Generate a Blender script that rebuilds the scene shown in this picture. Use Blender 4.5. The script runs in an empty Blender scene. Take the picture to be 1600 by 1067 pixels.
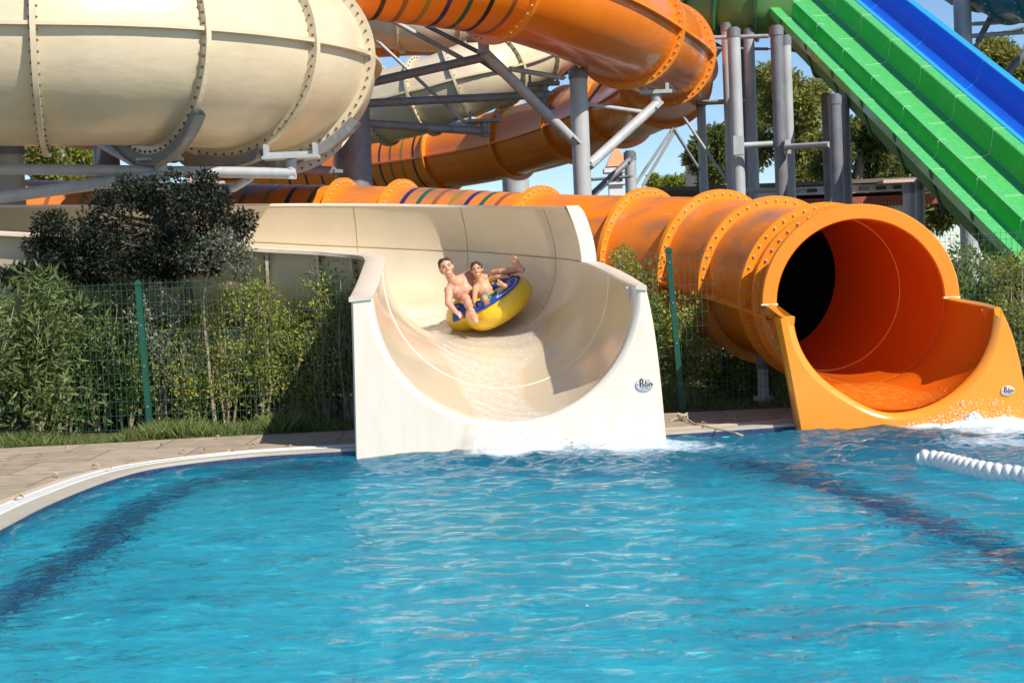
import bpy, bmesh, math, random
import numpy as np
from mathutils import Vector, Matrix
random.seed(7)
rng = np.random.default_rng(11)
SC = bpy.context.scene
COL = SC.collection
R = math.radians
# ------------------------------------------------------------------ camera
FPX = 2400.0
CAM = Vector((0, 0, 1.6))
PITCH = math.atan(99 / FPX)
ROT = Matrix.Rotation(R(90) - PITCH, 3, 'X') @ Matrix.Rotation(R(-2.4), 3, 'Z')
cam = bpy.data.cameras.new('camera')
camo = bpy.data.objects.new('camera', cam)
COL.objects.link(camo)
camo.matrix_world = Matrix.Translation(CAM) @ ROT.to_4x4()
cam.sensor_width = 36
cam.lens = 36 * FPX / 1600
cam.clip_start = 0.1
cam.clip_end = 3000
cam.dof.use_dof = True
cam.dof.focus_distance = 16.5
cam.dof.aperture_fstop = 5.0
SC.camera = camo
# ------------------------------------------------------------------ world, sun, exposure
EL, AZ = R(43), R(135)
w = bpy.data.worlds.new('World')
SC.world = w
w.use_nodes = True
nt = w.node_tree
sky = nt.nodes.new('ShaderNodeTexSky')
sky.sky_type = 'NISHITA'
sky.sun_disc = False
sky.sun_elevation = EL
sky.sun_rotation = AZ
sky.air_density = 1.0
sky.altitude = 800
sky.dust_density = 0.05
sky.ozone_density = 5.5
nt.links.new(sky.outputs[0], nt.nodes['Background'].inputs[0])
nt.nodes['Background'].inputs[1].default_value = 0.105
sl = bpy.data.lights.new('sun', 'SUN')
sl.energy = 4.6
sl.angle = R(0.5)
sl.color = (1.0, 0.93, 0.82)
so = bpy.data.objects.new('sun', sl)
COL.objects.link(so)
sv = Vector((-math.cos(EL) * math.sin(R(45)), math.cos(EL) * math.cos(R(45)), -math.sin(EL)))
so.rotation_euler = sv.to_track_quat('-Z', 'Y').to_euler()
so.location = (20, -20, 30)
sl.cycles.is_caustics_light = True
SC.view_settings.view_transform = 'Standard'
SC.view_settings.look = 'None'
SC.view_settings.gamma = 1
SC.view_settings.exposure = 0.42
SC.cycles.max_bounces = 10
SC.cycles.diffuse_bounces = 6
SC.cycles.transparent_max_bounces = 12
SC.cycles.sample_clamp_indirect = 6


def U(px, py, Y):
    """point seen at photograph pixel (px, py) at depth Y"""
    d = ROT @ Vector(((px - 800) / FPX, -(py - 533.5) / FPX, -1))
    return CAM + d * (Y / d.y)


def G(px, py, z=0.0):
    d = ROT @ Vector(((px - 800) / FPX, -(py - 533.5) / FPX, -1))
    return CAM + d * ((z - CAM.z) / d.z)


# ------------------------------------------------------------------ materials
def mat(name, col, rough=0.5, metal=0.0, col2=None, nscale=3.0, nmix=0.5, bump=0.0, bscale=20.0, coat=0.0,
        stretch=(1, 1, 1), island=False, transl=0.0, spec=0.5):
    m = bpy.data.materials.new(name)
    m.use_nodes = True
    t = m.node_tree
    p = t.nodes['Principled BSDF']
    p.inputs['Base Color'].default_value = (*col, 1)
    p.inputs['Roughness'].default_value = rough
    p.inputs['Metallic'].default_value = metal
    p.inputs['Specular IOR Level'].default_value = spec
    if coat:
        p.inputs['Coat Weight'].default_value = coat
        p.inputs['Coat Roughness'].default_value = 0.08
    tc = t.nodes.new('ShaderNodeTexCoord')
    mp = t.nodes.new('ShaderNodeMapping')
    mp.inputs['Scale'].default_value = stretch
    t.links.new(tc.outputs['Object'], mp.inputs[0])
    if col2 is not None:
        mx = t.nodes.new('ShaderNodeMix')
        mx.data_type = 'RGBA'
        mx.inputs[6].default_value = (*col, 1)
        mx.inputs[7].default_value = (*col2, 1)
        if island:
            g = t.nodes.new('ShaderNodeNewGeometry')
            t.links.new(g.outputs['Random Per Island'], mx.inputs[0])
        else:
            n = t.nodes.new('ShaderNodeTexNoise')
            n.inputs['Scale'].default_value = nscale
            n.inputs['Detail'].default_value = 6
            n.inputs['Roughness'].default_value = 0.6
            r = t.nodes.new('ShaderNodeMapRange')
            r.inputs[1].default_value = 0.35
            r.inputs[2].default_value = 0.7
            r.inputs[4].default_value = nmix
            t.links.new(mp.outputs[0], n.inputs['Vector'])
            t.links.new(n.outputs[0], r.inputs[0])
            t.links.new(r.outputs[0], mx.inputs[0])
        t.links.new(mx.outputs[2], p.inputs['Base Color'])
    if bump:
        n2 = t.nodes.new('ShaderNodeTexNoise')
        n2.inputs['Scale'].default_value = bscale
        n2.inputs['Detail'].default_value = 5
        b = t.nodes.new('ShaderNodeBump')
        b.inputs['Strength'].default_value = bump
        b.inputs['Distance'].default_value = 0.02
        t.links.new(mp.outputs[0], n2.inputs['Vector'])
        t.links.new(n2.outputs[0], b.inputs['Height'])
        t.links.new(b.outputs[0], p.inputs['Normal'])
    if transl:
        tr = t.nodes.new('ShaderNodeBsdfTranslucent')
        ms = t.nodes.new('ShaderNodeMixShader')
        ms.inputs[0].default_value = transl
        if col2 is not None:
            t.links.new(mx.outputs[2], tr.inputs[0])
        else:
            tr.inputs[0].default_value = (*col, 1)
        t.links.new(p.outputs[0], ms.inputs[1])
        t.links.new(tr.outputs[0], ms.inputs[2])
        t.links.new(ms.outputs[0], t.nodes['Material Output'].inputs[0])
    return m


M = {}
M['cream'] = mat('cream_gelcoat', (0.67, 0.565, 0.39), 0.38, col2=(0.55, 0.45, 0.295), nscale=1.6, nmix=.7, bump=0.22, bscale=6, coat=0.25, stretch=(1, 1, 2.0))
M['cream_in'] = mat('cream_trough', (0.72, 0.60, 0.42), 0.25, col2=(0.63, 0.51, 0.34), nscale=2.2, bump=0.03, bscale=3, coat=0.8)
M['cream_front'] = mat('cream_front', (0.82, 0.72, 0.60), 0.3, col2=(0.70, 0.59, 0.45), nscale=5, nmix=.45, bump=0.03, bscale=4, coat=0.5, stretch=(1.6, 1, .28))
M['cap'] = mat('rim_cap', (0.70, 0.60, 0.48), 0.5, col2=(0.50, 0.40, 0.31), nscale=5, bump=0.1, stretch=(1, 3, 1))
M['seam'] = mat('seam', (0.45, 0.36, 0.22), 0.6)
M['seam_white'] = mat('seam_white', (0.85, 0.8, 0.65), 0.5)
M['seam_orange'] = mat('seam_orange', (0.95, 0.42, 0.12), 0.5)
M['orange'] = mat('orange_gelcoat', (0.88, 0.215, 0.009), 0.3, col2=(0.74, 0.16, 0.008), nscale=1.6, bump=0.03, bscale=4, coat=0.4)
M['orange_flange'] = mat('orange_flange', (0.92, 0.29, 0.016), 0.35, col2=(0.82, 0.22, 0.010), nscale=2, coat=0.3)
M['orange_lip'] = mat('orange_lip', (0.93, 0.305, 0.018), 0.2, col2=(0.88, 0.25, 0.012), nscale=1.6, bump=0.03, bscale=5, coat=0.8)
M['orange_in'] = mat('orange_inside', (0.80, 0.15, 0.008), 0.25, col2=(0.72, 0.12, 0.006), nscale=1.5, coat=0.6)
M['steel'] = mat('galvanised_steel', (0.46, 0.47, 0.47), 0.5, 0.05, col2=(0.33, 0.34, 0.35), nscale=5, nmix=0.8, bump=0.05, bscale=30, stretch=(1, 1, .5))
M['steel_dark'] = mat('dark_shaded_steel', (0.21, 0.215, 0.23), 0.5, 0.05, col2=(0.13, 0.13, 0.145), nscale=5, nmix=0.9)  # darker steel with the shade of shadowed columns in its colour; also collars, clips
M['bolt'] = mat('bolt_steel', (0.55, 0.50, 0.45), 0.4, 0.2)
M['bolt_rust'] = mat('bolt_rusty', (0.16, 0.12, 0.08), 0.6, 0.3)
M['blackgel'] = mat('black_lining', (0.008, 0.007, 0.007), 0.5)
M['green'] = mat('green_gelcoat', (0.022, 0.34, 0.05), 0.32, col2=(0.03, 0.39, 0.07), nscale=2.5, bump=0.03, bscale=8, coat=0.5)
M['green_under'] = mat('green_underside', (0.09, 0.23, 0.06), 0.6, col2=(0.07, 0.18, 0.05), nscale=2)
M['seam_pale'] = mat('pale_joint', (0.45, 0.75, 0.45), 0.5)
M['green_dark'] = mat('green_bracket', (0.02, 0.10, 0.035), 0.5)
M['green_wet'] = mat('green_wet_floor', (0.065, 0.46, 0.11), 0.3, col2=(0.15, 0.58, 0.16), nscale=14, nmix=0.8, bump=0.3, bscale=40, coat=0.4)
M['blue'] = mat('blue_gelcoat', (0.006, 0.11, 0.60), 0.3, col2=(0.01, 0.15, 0.66), nscale=2, coat=0.5)
M['blue_rim'] = mat('blue_rim', (0.03, 0.36, 0.82), 0.3, coat=0.4)
M['teal'] = mat('teal_gelcoat', (0.02, 0.16, 0.22), 0.25, col2=(0.03, 0.22, 0.28), nscale=3, coat=0.6)
M['fence'] = mat('fence_green', (0.008, 0.085, 0.055), 0.45, col2=(0.006, 0.065, 0.04), nscale=8)
M['wire'] = mat('fence_wire', (0.02, 0.10, 0.065), 0.5, col2=(0.07, 0.14, 0.10), nscale=3, nmix=.8)
M['bark'] = mat('bark', (0.30, 0.22, 0.14), 0.9, col2=(0.18, 0.13, 0.085), nscale=12, nmix=1, bump=0.5, bscale=30, stretch=(1, 1, .3))
M['bark_dark'] = mat('bark_dark', (0.16, 0.125, 0.09), 0.9, col2=(0.09, 0.07, 0.05), nscale=12, nmix=1)
M['bark_pale'] = mat('bark_pale', (0.42, 0.34, 0.23), 0.9, col2=(0.26, 0.2, 0.13), nscale=12, nmix=1)


def leafm(n, a, b, tr=0.3):
    return mat(n, a, 0.5, col2=b, island=True, transl=tr, spec=0.35)


M['leaf_ole'] = leafm('leaf_oleander', (0.055, 0.10, 0.028), (0.22, 0.28, 0.10), .3)
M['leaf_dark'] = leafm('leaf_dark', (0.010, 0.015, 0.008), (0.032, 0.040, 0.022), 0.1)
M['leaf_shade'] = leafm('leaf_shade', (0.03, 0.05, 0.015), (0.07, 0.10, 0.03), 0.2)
M['leaf_grey'] = leafm('leaf_grey', (0.17, 0.20, 0.12), (0.30, 0.32, 0.22), 0.2)
M['leaf_greyd'] = leafm('leaf_grey_dark', (0.06, 0.075, 0.045), (0.20, 0.22, 0.15), 0.2)
M['leaf_lime'] = leafm('leaf_lime', (0.13, 0.22, 0.035), (0.50, 0.47, 0.09), .4)
M['leaf_mid'] = leafm('leaf_mid', (0.07, 0.15, 0.03), (0.22, 0.31, 0.07), .4)
M['leaf_red'] = leafm('leaf_red', (0.42, 0.16, 0.08), (0.25, 0.24, 0.07))
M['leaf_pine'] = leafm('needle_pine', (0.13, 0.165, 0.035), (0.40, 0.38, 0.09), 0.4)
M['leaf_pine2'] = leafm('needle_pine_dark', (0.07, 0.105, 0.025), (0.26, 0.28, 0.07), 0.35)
M['grass'] = leafm('grass_blades', (0.06, 0.13, 0.02), (0.30, 0.33, 0.12), .4)
M['soil'] = mat('soil', (0.10, 0.09, 0.045), 0.95, col2=(0.07, 0.085, 0.03), nscale=1.2, nmix=1, bump=0.4, bscale=15)
M['water_drop'] = mat('white_water', (0.85, 0.9, 0.93), 0.25, transl=0.35)
M['froth'] = mat('froth', (0.80, 0.88, 0.92), 0.35, col2=(0.45, 0.72, 0.84), nscale=14, nmix=1, bump=.8, bscale=60, transl=.3)
M['white'] = mat('white_plastic', (0.82, 0.82, 0.80), 0.35, col2=(0.74, 0.73, 0.69), nscale=4, coat=0.3)
M['white_wall'] = mat('white_render', (0.75, 0.73, 0.70), 0.9, col2=(0.66, 0.63, 0.6), nscale=1)
M['tile_roof'] = mat('terracotta', (0.50, 0.16, 0.08), 0.8, col2=(0.36, 0.11, 0.06), nscale=4, nmix=1)
M['brick'] = mat('red_fascia', (0.36, 0.09, 0.045), 0.8, col2=(0.24, 0.06, 0.035), nscale=3, nmix=1)
M['dark'] = mat('dark_opening', (0.02, 0.02, 0.022), 0.4)
M['pink'] = mat('pink_render', (0.62, 0.47, 0.40), 0.9)
M['yellow'] = mat('yellow_vinyl', (0.85, 0.55, 0.012), 0.32, col2=(0.80, 0.49, 0.01), nscale=4, bump=0.25, bscale=9, coat=0.4)
M['vblue'] = mat('blue_vinyl', (0.01, 0.07, 0.36), 0.4, bump=0.15, bscale=14)
M['handle'] = mat('navy_strap', (0.01, 0.02, 0.16), 0.5)
M['skin_m'] = mat('skin', (0.62, 0.30, 0.19), 0.5, col2=(0.68, 0.37, 0.26), nscale=6, nmix=0.6)
M['skin_b'] = mat('skin_tan', (0.56, 0.29, 0.15), 0.5, col2=(0.62, 0.35, 0.20), nscale=7, nmix=0.5)
M['sole'] = mat('sole_skin', (0.72, 0.40, 0.30), 0.5)
M['hair'] = mat('dark_hair', (0.022, 0.014, 0.009), 0.45, bump=0.8, bscale=60, stretch=(1, 3, 1))
M['hair_b'] = mat('brown_hair', (0.035, 0.018, 0.010), 0.45, bump=0.8, bscale=60, stretch=(1, 3, 1))
M['lip'] = mat('lips', (0.45, 0.16, 0.12), 0.4)
M['teeth'] = mat('teeth', (0.85, 0.82, 0.76), 0.3)
M['eye'] = mat('eyes', (0.03, 0.02, 0.015), 0.3)
M['teal_cloth'] = mat('teal_cloth', (0.015, 0.30, 0.33), 0.7, col2=(0.03, 0.03, 0.05), nscale=7, nmix=1)
M['lime_cloth'] = mat('lime_cloth', (0.55, 0.75, 0.03), 0.7)
M['red_cloth'] = mat('red_cloth', (0.55, 0.02, 0.04), 0.7, col2=(0.75, 0.72, 0.72), nscale=14, nmix=1)
M['plate'] = mat('plate_silver', (0.66, 0.65, 0.64), 0.35, 0.1)
M['ink'] = mat('ink', (0.012, 0.012, 0.015), 0.5)
M['ink_peach'] = mat('ink_peach', (0.75, 0.45, 0.3), 0.5)
M['rope'] = mat('rope', (0.5, 0.42, 0.28), 0.9)
M['dryleaf'] = mat('dry_leaf', (0.42, 0.26, 0.14), 0.8, col2=(0.55, 0.38, 0.24), island=True)
for k, c in {'s_brown': (0.28, 0.09, 0.03), 's_green': (0.02, 0.10, 0.06), 's_navy': (0.025, 0.02, 0.10), 's_olive': (0.30, 0.19, 0.02),
             's_black': (0.02, 0.015, 0.015)}.items():
    M[k] = mat(k.replace('s_', 'stripe_'), c, 0.3, coat=0.4)


def wear_orange(name, base, col, amt):
    m = mat(name, base, 0.42, coat=0.2)
    t = m.node_tree
    p = t.nodes['Principled BSDF']
    tc = t.nodes.new('ShaderNodeTexCoord')
    mp = t.nodes.new('ShaderNodeMapping')
    mp.inputs['Scale'].default_value = (1.0, 1.0, 2)
    n = t.nodes.new('ShaderNodeTexNoise')
    n.inputs['Scale'].default_value = 1.3
    n.inputs['Detail'].default_value = 8
    n.inputs['Distortion'].default_value = 0.6
    g = t.nodes.new('ShaderNodeNewGeometry')
    sx = t.nodes.new('ShaderNodeSeparateXYZ')
    r1 = t.nodes.new('ShaderNodeMapRange'); r1.inputs[1].default_value = -0.15; r1.inputs[2].default_value = 0.8
    r2 = t.nodes.new('ShaderNodeMapRange'); r2.inputs[1].default_value = 0.40; r2.inputs[2].default_value = 0.66
    mu = t.nodes.new('ShaderNodeMath'); mu.operation = 'MULTIPLY'
    mu2 = t.nodes.new('ShaderNodeMath'); mu2.operation = 'MULTIPLY'; mu2.inputs[1].default_value = amt
    mx = t.nodes.new('ShaderNodeMix'); mx.data_type = 'RGBA'
    mx.inputs[6].default_value = (*base, 1); mx.inputs[7].default_value = (*col, 1)
    L = t.links.new
    L(tc.outputs['Object'], mp.inputs[0]); L(mp.outputs[0], n.inputs['Vector'])
    L(g.outputs['Normal'], sx.inputs[0]); L(sx.outputs[2], r1.inputs[0]); L(n.outputs[0], r2.inputs[0])
    L(r1.outputs[0], mu.inputs[0]); L(r2.outputs[0], mu.inputs[1]); L(mu.outputs[0], mu2.inputs[0])
    L(mu2.outputs[0], mx.inputs[0]); L(mx.outputs[2], p.inputs['Base Color'])
    return m


M['orange_worn'] = wear_orange('orange_weathered', (0.82, 0.215, 0.013), (0.30, 0.15, 0.075), 0.95)


# ------------------------------------------------------------------ mesh helpers
class MB:
    def __init__(s):
        s.v = []; s.f = []; s.mi = []; s.cur = 0

    def add(s, vs, fs):
        o = len(s.v)
        s.v += [tuple(x) for x in vs]
        for f in fs:
            s.f.append(tuple(i + o for i in f)); s.mi.append(s.cur)

    def box(s, c, h, rot=None):
        c = Vector(c)
        vs = []
        for x in (-1, 1):
            for y in (-1, 1):
                for z in (-1, 1):
                    d = Vector((x * h[0], y * h[1], z * h[2]))
                    vs.append(c + (rot @ d if rot is not None else d))
        s.add(vs, [(0, 1, 3, 2), (4, 6, 7, 5), (0, 4, 5, 1), (2, 3, 7, 6), (0, 2, 6, 4), (1, 5, 7, 3)])

    def cyl(s, a, b, r, r2=None, n=16, cap=True):
        a = Vector(a); b = Vector(b)
        r2 = r if r2 is None else r2
        d = (b - a).normalized()
        x = d.orthogonal().normalized(); y = d.cross(x)
        vs = []
        for (p, rr) in ((a, r), (b, r2)):
            for i in range(n):
                t = 2 * math.pi * i / n
                vs.append(p + (x * math.cos(t) + y * math.sin(t)) * rr)
        fs = [(i, (i + 1) % n, n + (i + 1) % n, n + i) for i in range(n)]
        if cap:
            fs += [tuple(range(n))[::-1], tuple(range(n, 2 * n))]
        s.add(vs, fs)

    def tube(s, pts, r, n=8, cap=True):
        pts = [Vector(p) for p in pts]
        rs = r if isinstance(r, (list, tuple)) else [r] * len(pts)
        ref = Vector((0.31, 0.17, 0.93))
        vs = []
        for i, p in enumerate(pts):
            t = (pts[min(i + 1, len(pts) - 1)] - pts[max(i - 1, 0)]).normalized()
            x = t.cross(ref)
            x = x.normalized() if x.length > 1e-4 else t.orthogonal().normalized()
            y = t.cross(x)
            for k in range(n):
                a = 2 * math.pi * k / n
                vs.append(p + (x * math.cos(a) + y * math.sin(a)) * rs[i])
        fs = []
        for i in range(len(pts) - 1):
            for k in range(n):
                fs.append((i * n + k, i * n + (k + 1) % n, (i + 1) * n + (k + 1) % n, (i + 1) * n + k))
        if cap:
            fs += [tuple(range(n))[::-1], tuple(range((len(pts) - 1) * n, len(pts) * n))]
        s.add(vs, fs)

    def ell(s, c, r, rot=None, nu=12, nv=8):
        c = Vector(c)
        vs = []; fs = []
        for j in range(1, nv):
            ph = math.pi * j / nv
            for i in range(nu):
                th = 2 * math.pi * i / nu
                d = Vector((r[0] * math.sin(ph) * math.cos(th), r[1] * math.sin(ph) * math.sin(th), r[2] * math.cos(ph)))
                vs.append(c + (rot @ d if rot is not None else d))
        for z, s_ in ((r[2], 1), (-r[2], -1)):
            d = Vector((0, 0, z))
            vs.append(c + (rot @ d if rot is not None else d))
        T = (nv - 1) * nu
        for j in range(nv - 2):
            for i in range(nu):
                fs.append((j * nu + i, (j + 1) * nu + i, (j + 1) * nu + (i + 1) % nu, j * nu + (i + 1) % nu))
        for i in range(nu):
            fs.append((T, i, (i + 1) % nu))
            fs.append((T + 1, (nv - 2) * nu + (i + 1) % nu, (nv - 2) * nu + i))
        s.add(vs, fs)

    def cap(s, a, b, r1, r2, n=12):
        """tapered capsule, closed"""
        a = Vector(a); b = Vector(b)
        s.cyl(a, b, r1, r2, n)
        s.ell(a, (r1, r1, r1), None, n, 8)
        s.ell(b, (r2, r2, r2), None, n, 8)

    def grid(s, rows, closed=False, flip=False):
        o = len(s.v)
        n = len(rows[0])
        vs = [p for r_ in rows for p in r_]
        fs = []
        for i in range(len(rows) - 1):
            for k in range(n if closed else n - 1):
                k2 = (k + 1) % n
                q = (i * n + k, (i + 1) * n + k, (i + 1) * n + k2, i * n + k2)
                fs.append(q[::-1] if flip else q)
        s.add(vs, fs)

    def build(s, name, m, parent=None, smooth=True, angle=40):
        me = bpy.data.meshes.new(name)
        me.from_pydata(s.v, [], s.f)
        ms = m if isinstance(m, (list, tuple)) else [m]
        for x in ms:
            me.materials.append(x)
        if len(ms) > 1:
            me.polygons.foreach_set('material_index', s.mi)
        me.update()
        if smooth:
            me.polygons.foreach_set('use_smooth', [True] * len(me.polygons))
            try:
                me.set_sharp_from_angle(angle=R(angle))
            except Exception:
                pass
        o = bpy.data.objects.new(name, me)
        COL.objects.link(o)
        if parent is not None:
            o.parent = parent
        return o


def tag(o, label, cat, group=None, kind=None):
    if label: o['label'] = label
    if cat: o['category'] = cat
    if group: o['group'] = group
    if kind: o['kind'] = kind
    return o


def struct(o):
    o['kind'] = 'structure'
    return o


def thing(name, label, cat, loc=(0, 0, 0), group=None):
    o = bpy.data.objects.new(name, None)
    o.empty_display_size = 0.2
    COL.objects.link(o)
    o.location = loc
    T.append(o)
    o['kind'] = 'thing'
    return tag(o, label, cat, group)


T = []
INV = {}


def part(mb, name, m, parent, label=None, **k):
    """mesh in world coordinates parented to a thing whose empty is translated only"""
    loc = Vector((0, 0, 0))
    q = parent
    while q is not None:
        loc += Vector(q.location); q = q.parent
    mb.v = [(x - loc.x, y - loc.y, z - loc.z) for x, y, z in mb.v]
    o = mb.build(name, m, parent, **k)
    if label: o['label'] = label
    return o


def catmull(pts, n):
    P = [np.array(p, float) for p in pts]
    P = [2 * P[0] - P[1]] + P + [2 * P[-1] - P[-2]]
    out = []
    for i in range(1, len(P) - 2):
        for k in range(n):
            t = k / n
            a, b, c, d = P[i - 1], P[i], P[i + 1], P[i + 2]
            out.append(0.5 * ((2 * b) + (-a + c) * t + (2 * a - 5 * b + 4 * c - d) * t * t + (-a + 3 * b - 3 * c + d) * t ** 3))
    out.append(P[-2])
    return np.array(out)


def frames(path):
    fr = []
    for i in range(len(path)):
        t = path[min(i + 1, len(path) - 1)] - path[max(i - 1, 0)]
        t = Vector(t).normalized()
        sd = t.cross(Vector((0, 0, 1))).normalized()
        up = sd.cross(t)
        fr.append((Vector(path[i]), t, sd, up))
    return fr


# ------------------------------------------------------------------ generic tube flume
def ring_pts(f, ru, rv, n, off=0.0):
    p, t, sd, up = f
    return [p + t * off + sd * (ru * math.cos(2 * math.pi * k / n)) + up * (rv * math.sin(2 * math.pi * k / n)) for k in range(n)]


NB = {}


def flange(parent, f, ru, rv, hh, th, m, bolts, bm, n=64, a0=0, a1=360, bs=0.018, off=0.0):
    mb = MB()
    p, t, sd, up = f
    full = (a1 - a0) >= 359.9
    N = n if full else n + 1
    rows = []
    for (dr, o) in ((-0.02, -th), (hh, -th), (hh, th), (-0.02, th), (-0.02, -th)):
        row = []
        for k in range(N):
            a = R(a0 + (a1 - a0) * k / n)
            row.append(p + t * (o + off) + sd * ((ru + dr) * math.cos(a)) + up * ((rv + dr) * math.sin(a)))
        rows.append(row)
    mb.grid(rows, closed=full)
    fo = part(mb, 'flange', m, parent, angle=30)
    if bolts:
        used = NB.get(parent.name, 0)
        single = used + bolts <= 100
        bb = MB()
        rot = t.to_track_quat('Z', 'Y')
        first = None
        for k in range(bolts):
            a = R(a0 + (a1 - a0) * (k + 0.5) / bolts)
            c = p + t * off + sd * ((ru + hh * 0.55) * math.cos(a)) + up * ((rv + hh * 0.55) * math.sin(a))
            if single:
                if first is None:
                    bb.cyl((0, 0, -th - bs * .9), (0, 0, th + bs * .9), bs, n=6)
                    bb.cyl((0, 0, -th - bs * 1.5), (0, 0, th + bs * 1.5), bs * .55, n=6)
                    first = bb.build('bolt', bm, fo, angle=30); o_ = first
                else:
                    o_ = first.copy(); COL.objects.link(o_); o_.parent = fo
                o_.location = c - Vector(parent.location)
                o_.rotation_euler = rot.to_euler()
            else:
                bb.cyl(c - t * (th + bs * 0.9), c + t * (th + bs * 0.9), bs, n=6)
                bb.cyl(c - t * (th + bs * 1.5), c + t * (th + bs * 1.5), bs * 0.55, n=6)
        if single: NB[parent.name] = used + bolts
        else: part(bb, 'bolt_row', bm, fo, angle=30)['kind'] = 'stuff'
    return fo


def tube_flume(name, label, cat, ctrl, r, rings, m, fm, bm, nb=40, fh=0.11, sub=10, rv=None, min_=None, stripes=None, side=True, group=None,
               inner=0.025, thick=0.03, seg=56, bs=0.018, side_ang=0, endcap=True, blk=None, face0=None):
    path = catmull(ctrl, sub)
    fr = frames(path)
    if face0 is not None:
        for i in range(10):
            t = (face0 * (1 - i / 10) + fr[i][1] * (i / 10)).normalized(); sd = t.cross(Vector((0, 0, 1))).normalized()
            fr[i] = (fr[i][0], t, sd, sd.cross(t))
    rv = rv or r
    root = thing(name, label, cat, tuple(ctrl[0]), group)
    mb = MB()
    mb.grid([ring_pts(f, r, rv, seg) for f in fr], closed=True)
    part(mb, 'tube_shell', m, root)
    mi = MB()
    cut = blk * sub if blk else len(fr) - 1
    mi.grid([ring_pts(f, r - inner, rv - inner, seg) for f in fr[:cut + 1]], closed=True, flip=True)
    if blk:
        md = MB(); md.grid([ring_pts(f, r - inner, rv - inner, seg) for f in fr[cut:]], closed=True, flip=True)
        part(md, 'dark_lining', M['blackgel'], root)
    for q, fl in ((fr[0], False), (fr[-1], True)):
        me_ = MB(); me_.grid([ring_pts(q, r, rv, seg), ring_pts(q, r - inner, rv - inner, seg)], closed=True, flip=not fl)
        part(me_, 'end_edge', m, root)
    part(mi, 'tube_lining', min_ or m, root)
    if side:
        for sgn in side if isinstance(side, (list, tuple)) else (1, -1):
            ms = MB()
            rows = []
            sa = R(side_ang)
            for f in fr:
                p, t, sd, up = f
                c, s_ = math.cos(sa) * sgn, math.sin(sa)
                e = sd * c + up * s_
                b = p + sd * (r * c) + up * (rv * s_)
                nn = (up * c - sd * s_) * 0.022
                rows.append([b - e * .02 - nn, b + e * 0.09 - nn, b + e * 0.09 + nn, b - e * .02 + nn])
            ms.grid(rows, closed=True)
            part(ms, 'side_flange', fm, root, angle=30)
    for x in rings:
        i = min(int(round(x * sub)), len(fr) - 1)
        flange(root, fr[i], r, rv, fh, 0.03, fm, nb, bm, bs=bs)
    if stripes:
        for (x, sm) in stripes:
            k = x * sub
            i = int(k); a = k - i
            if i + 1 >= len(fr): continue
            p = fr[i][0].lerp(fr[i + 1][0], a)
            f = (p, fr[i][1], fr[i][2], fr[i][3])
            mb = MB()
            mb.grid([ring_pts(f, r + 0.004, rv + 0.004, seg, o) for o in (-0.035, 0.035)], closed=True)
            part(mb, 'stripe', M[sm], root)
    return root, fr


# ------------------------------------------------------------------ GROUND / POOL
WZ = 0.0
DK = 0.05
edge_px = [(-260, 960), (-120, 885), (0, 823), (70, 787), (140, 758), (190, 741), (240, 729), (320, 718), (400, 710), (480, 705), (555, 701)]
edge = [G(x, y, DK) for x, y in edge_px]
edge = [Vector((p.x, p.y, 0)) for p in [Vector(q) for q in catmull([tuple(e) for e in edge], 6)]]
back_y = edge[-1].y
right_end = [G(1042, 676, DK), G(1252, 662, DK)]
edge += [Vector((right_end[0].x, right_end[0].y, 0)), Vector((right_end[1].x, right_end[1].y, 0)), Vector((14, right_end[1].y + .1, 0))]
pool_loop = [Vector((edge[0].x - .6, 1.2, 0))] + edge + [Vector((14, 1.2, 0))]


def poly_sheet(name, outer, inner, z, m):
    bm = bmesh.new()
    es = []
    for loop in (outer, inner):
        if not loop: continue
        vs = [bm.verts.new((p[0], p[1], z)) for p in loop]
        for i in range(len(vs)):
            es.append(bm.edges.new((vs[i], vs[(i + 1) % len(vs)])))
    bmesh.ops.triangle_fill(bm, use_beauty=True, use_dissolve=False, edges=es)
    for f in bm.faces:
        if f.normal.z < 0: f.normal_flip()
    me = bpy.data.meshes.new(name)
    bm.to_mesh(me); bm.free()
    me.materials.append(m)
    o = bpy.data.objects.new(name, me)
    COL.objects.link(o)
    return struct(o)


poly_sheet('ground', [(-900, -300), (900, -300), (900, 1500), (-900, 1500)], [(p.x, p.y) for p in pool_loop], DK - 0.02, M['soil'])


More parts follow.
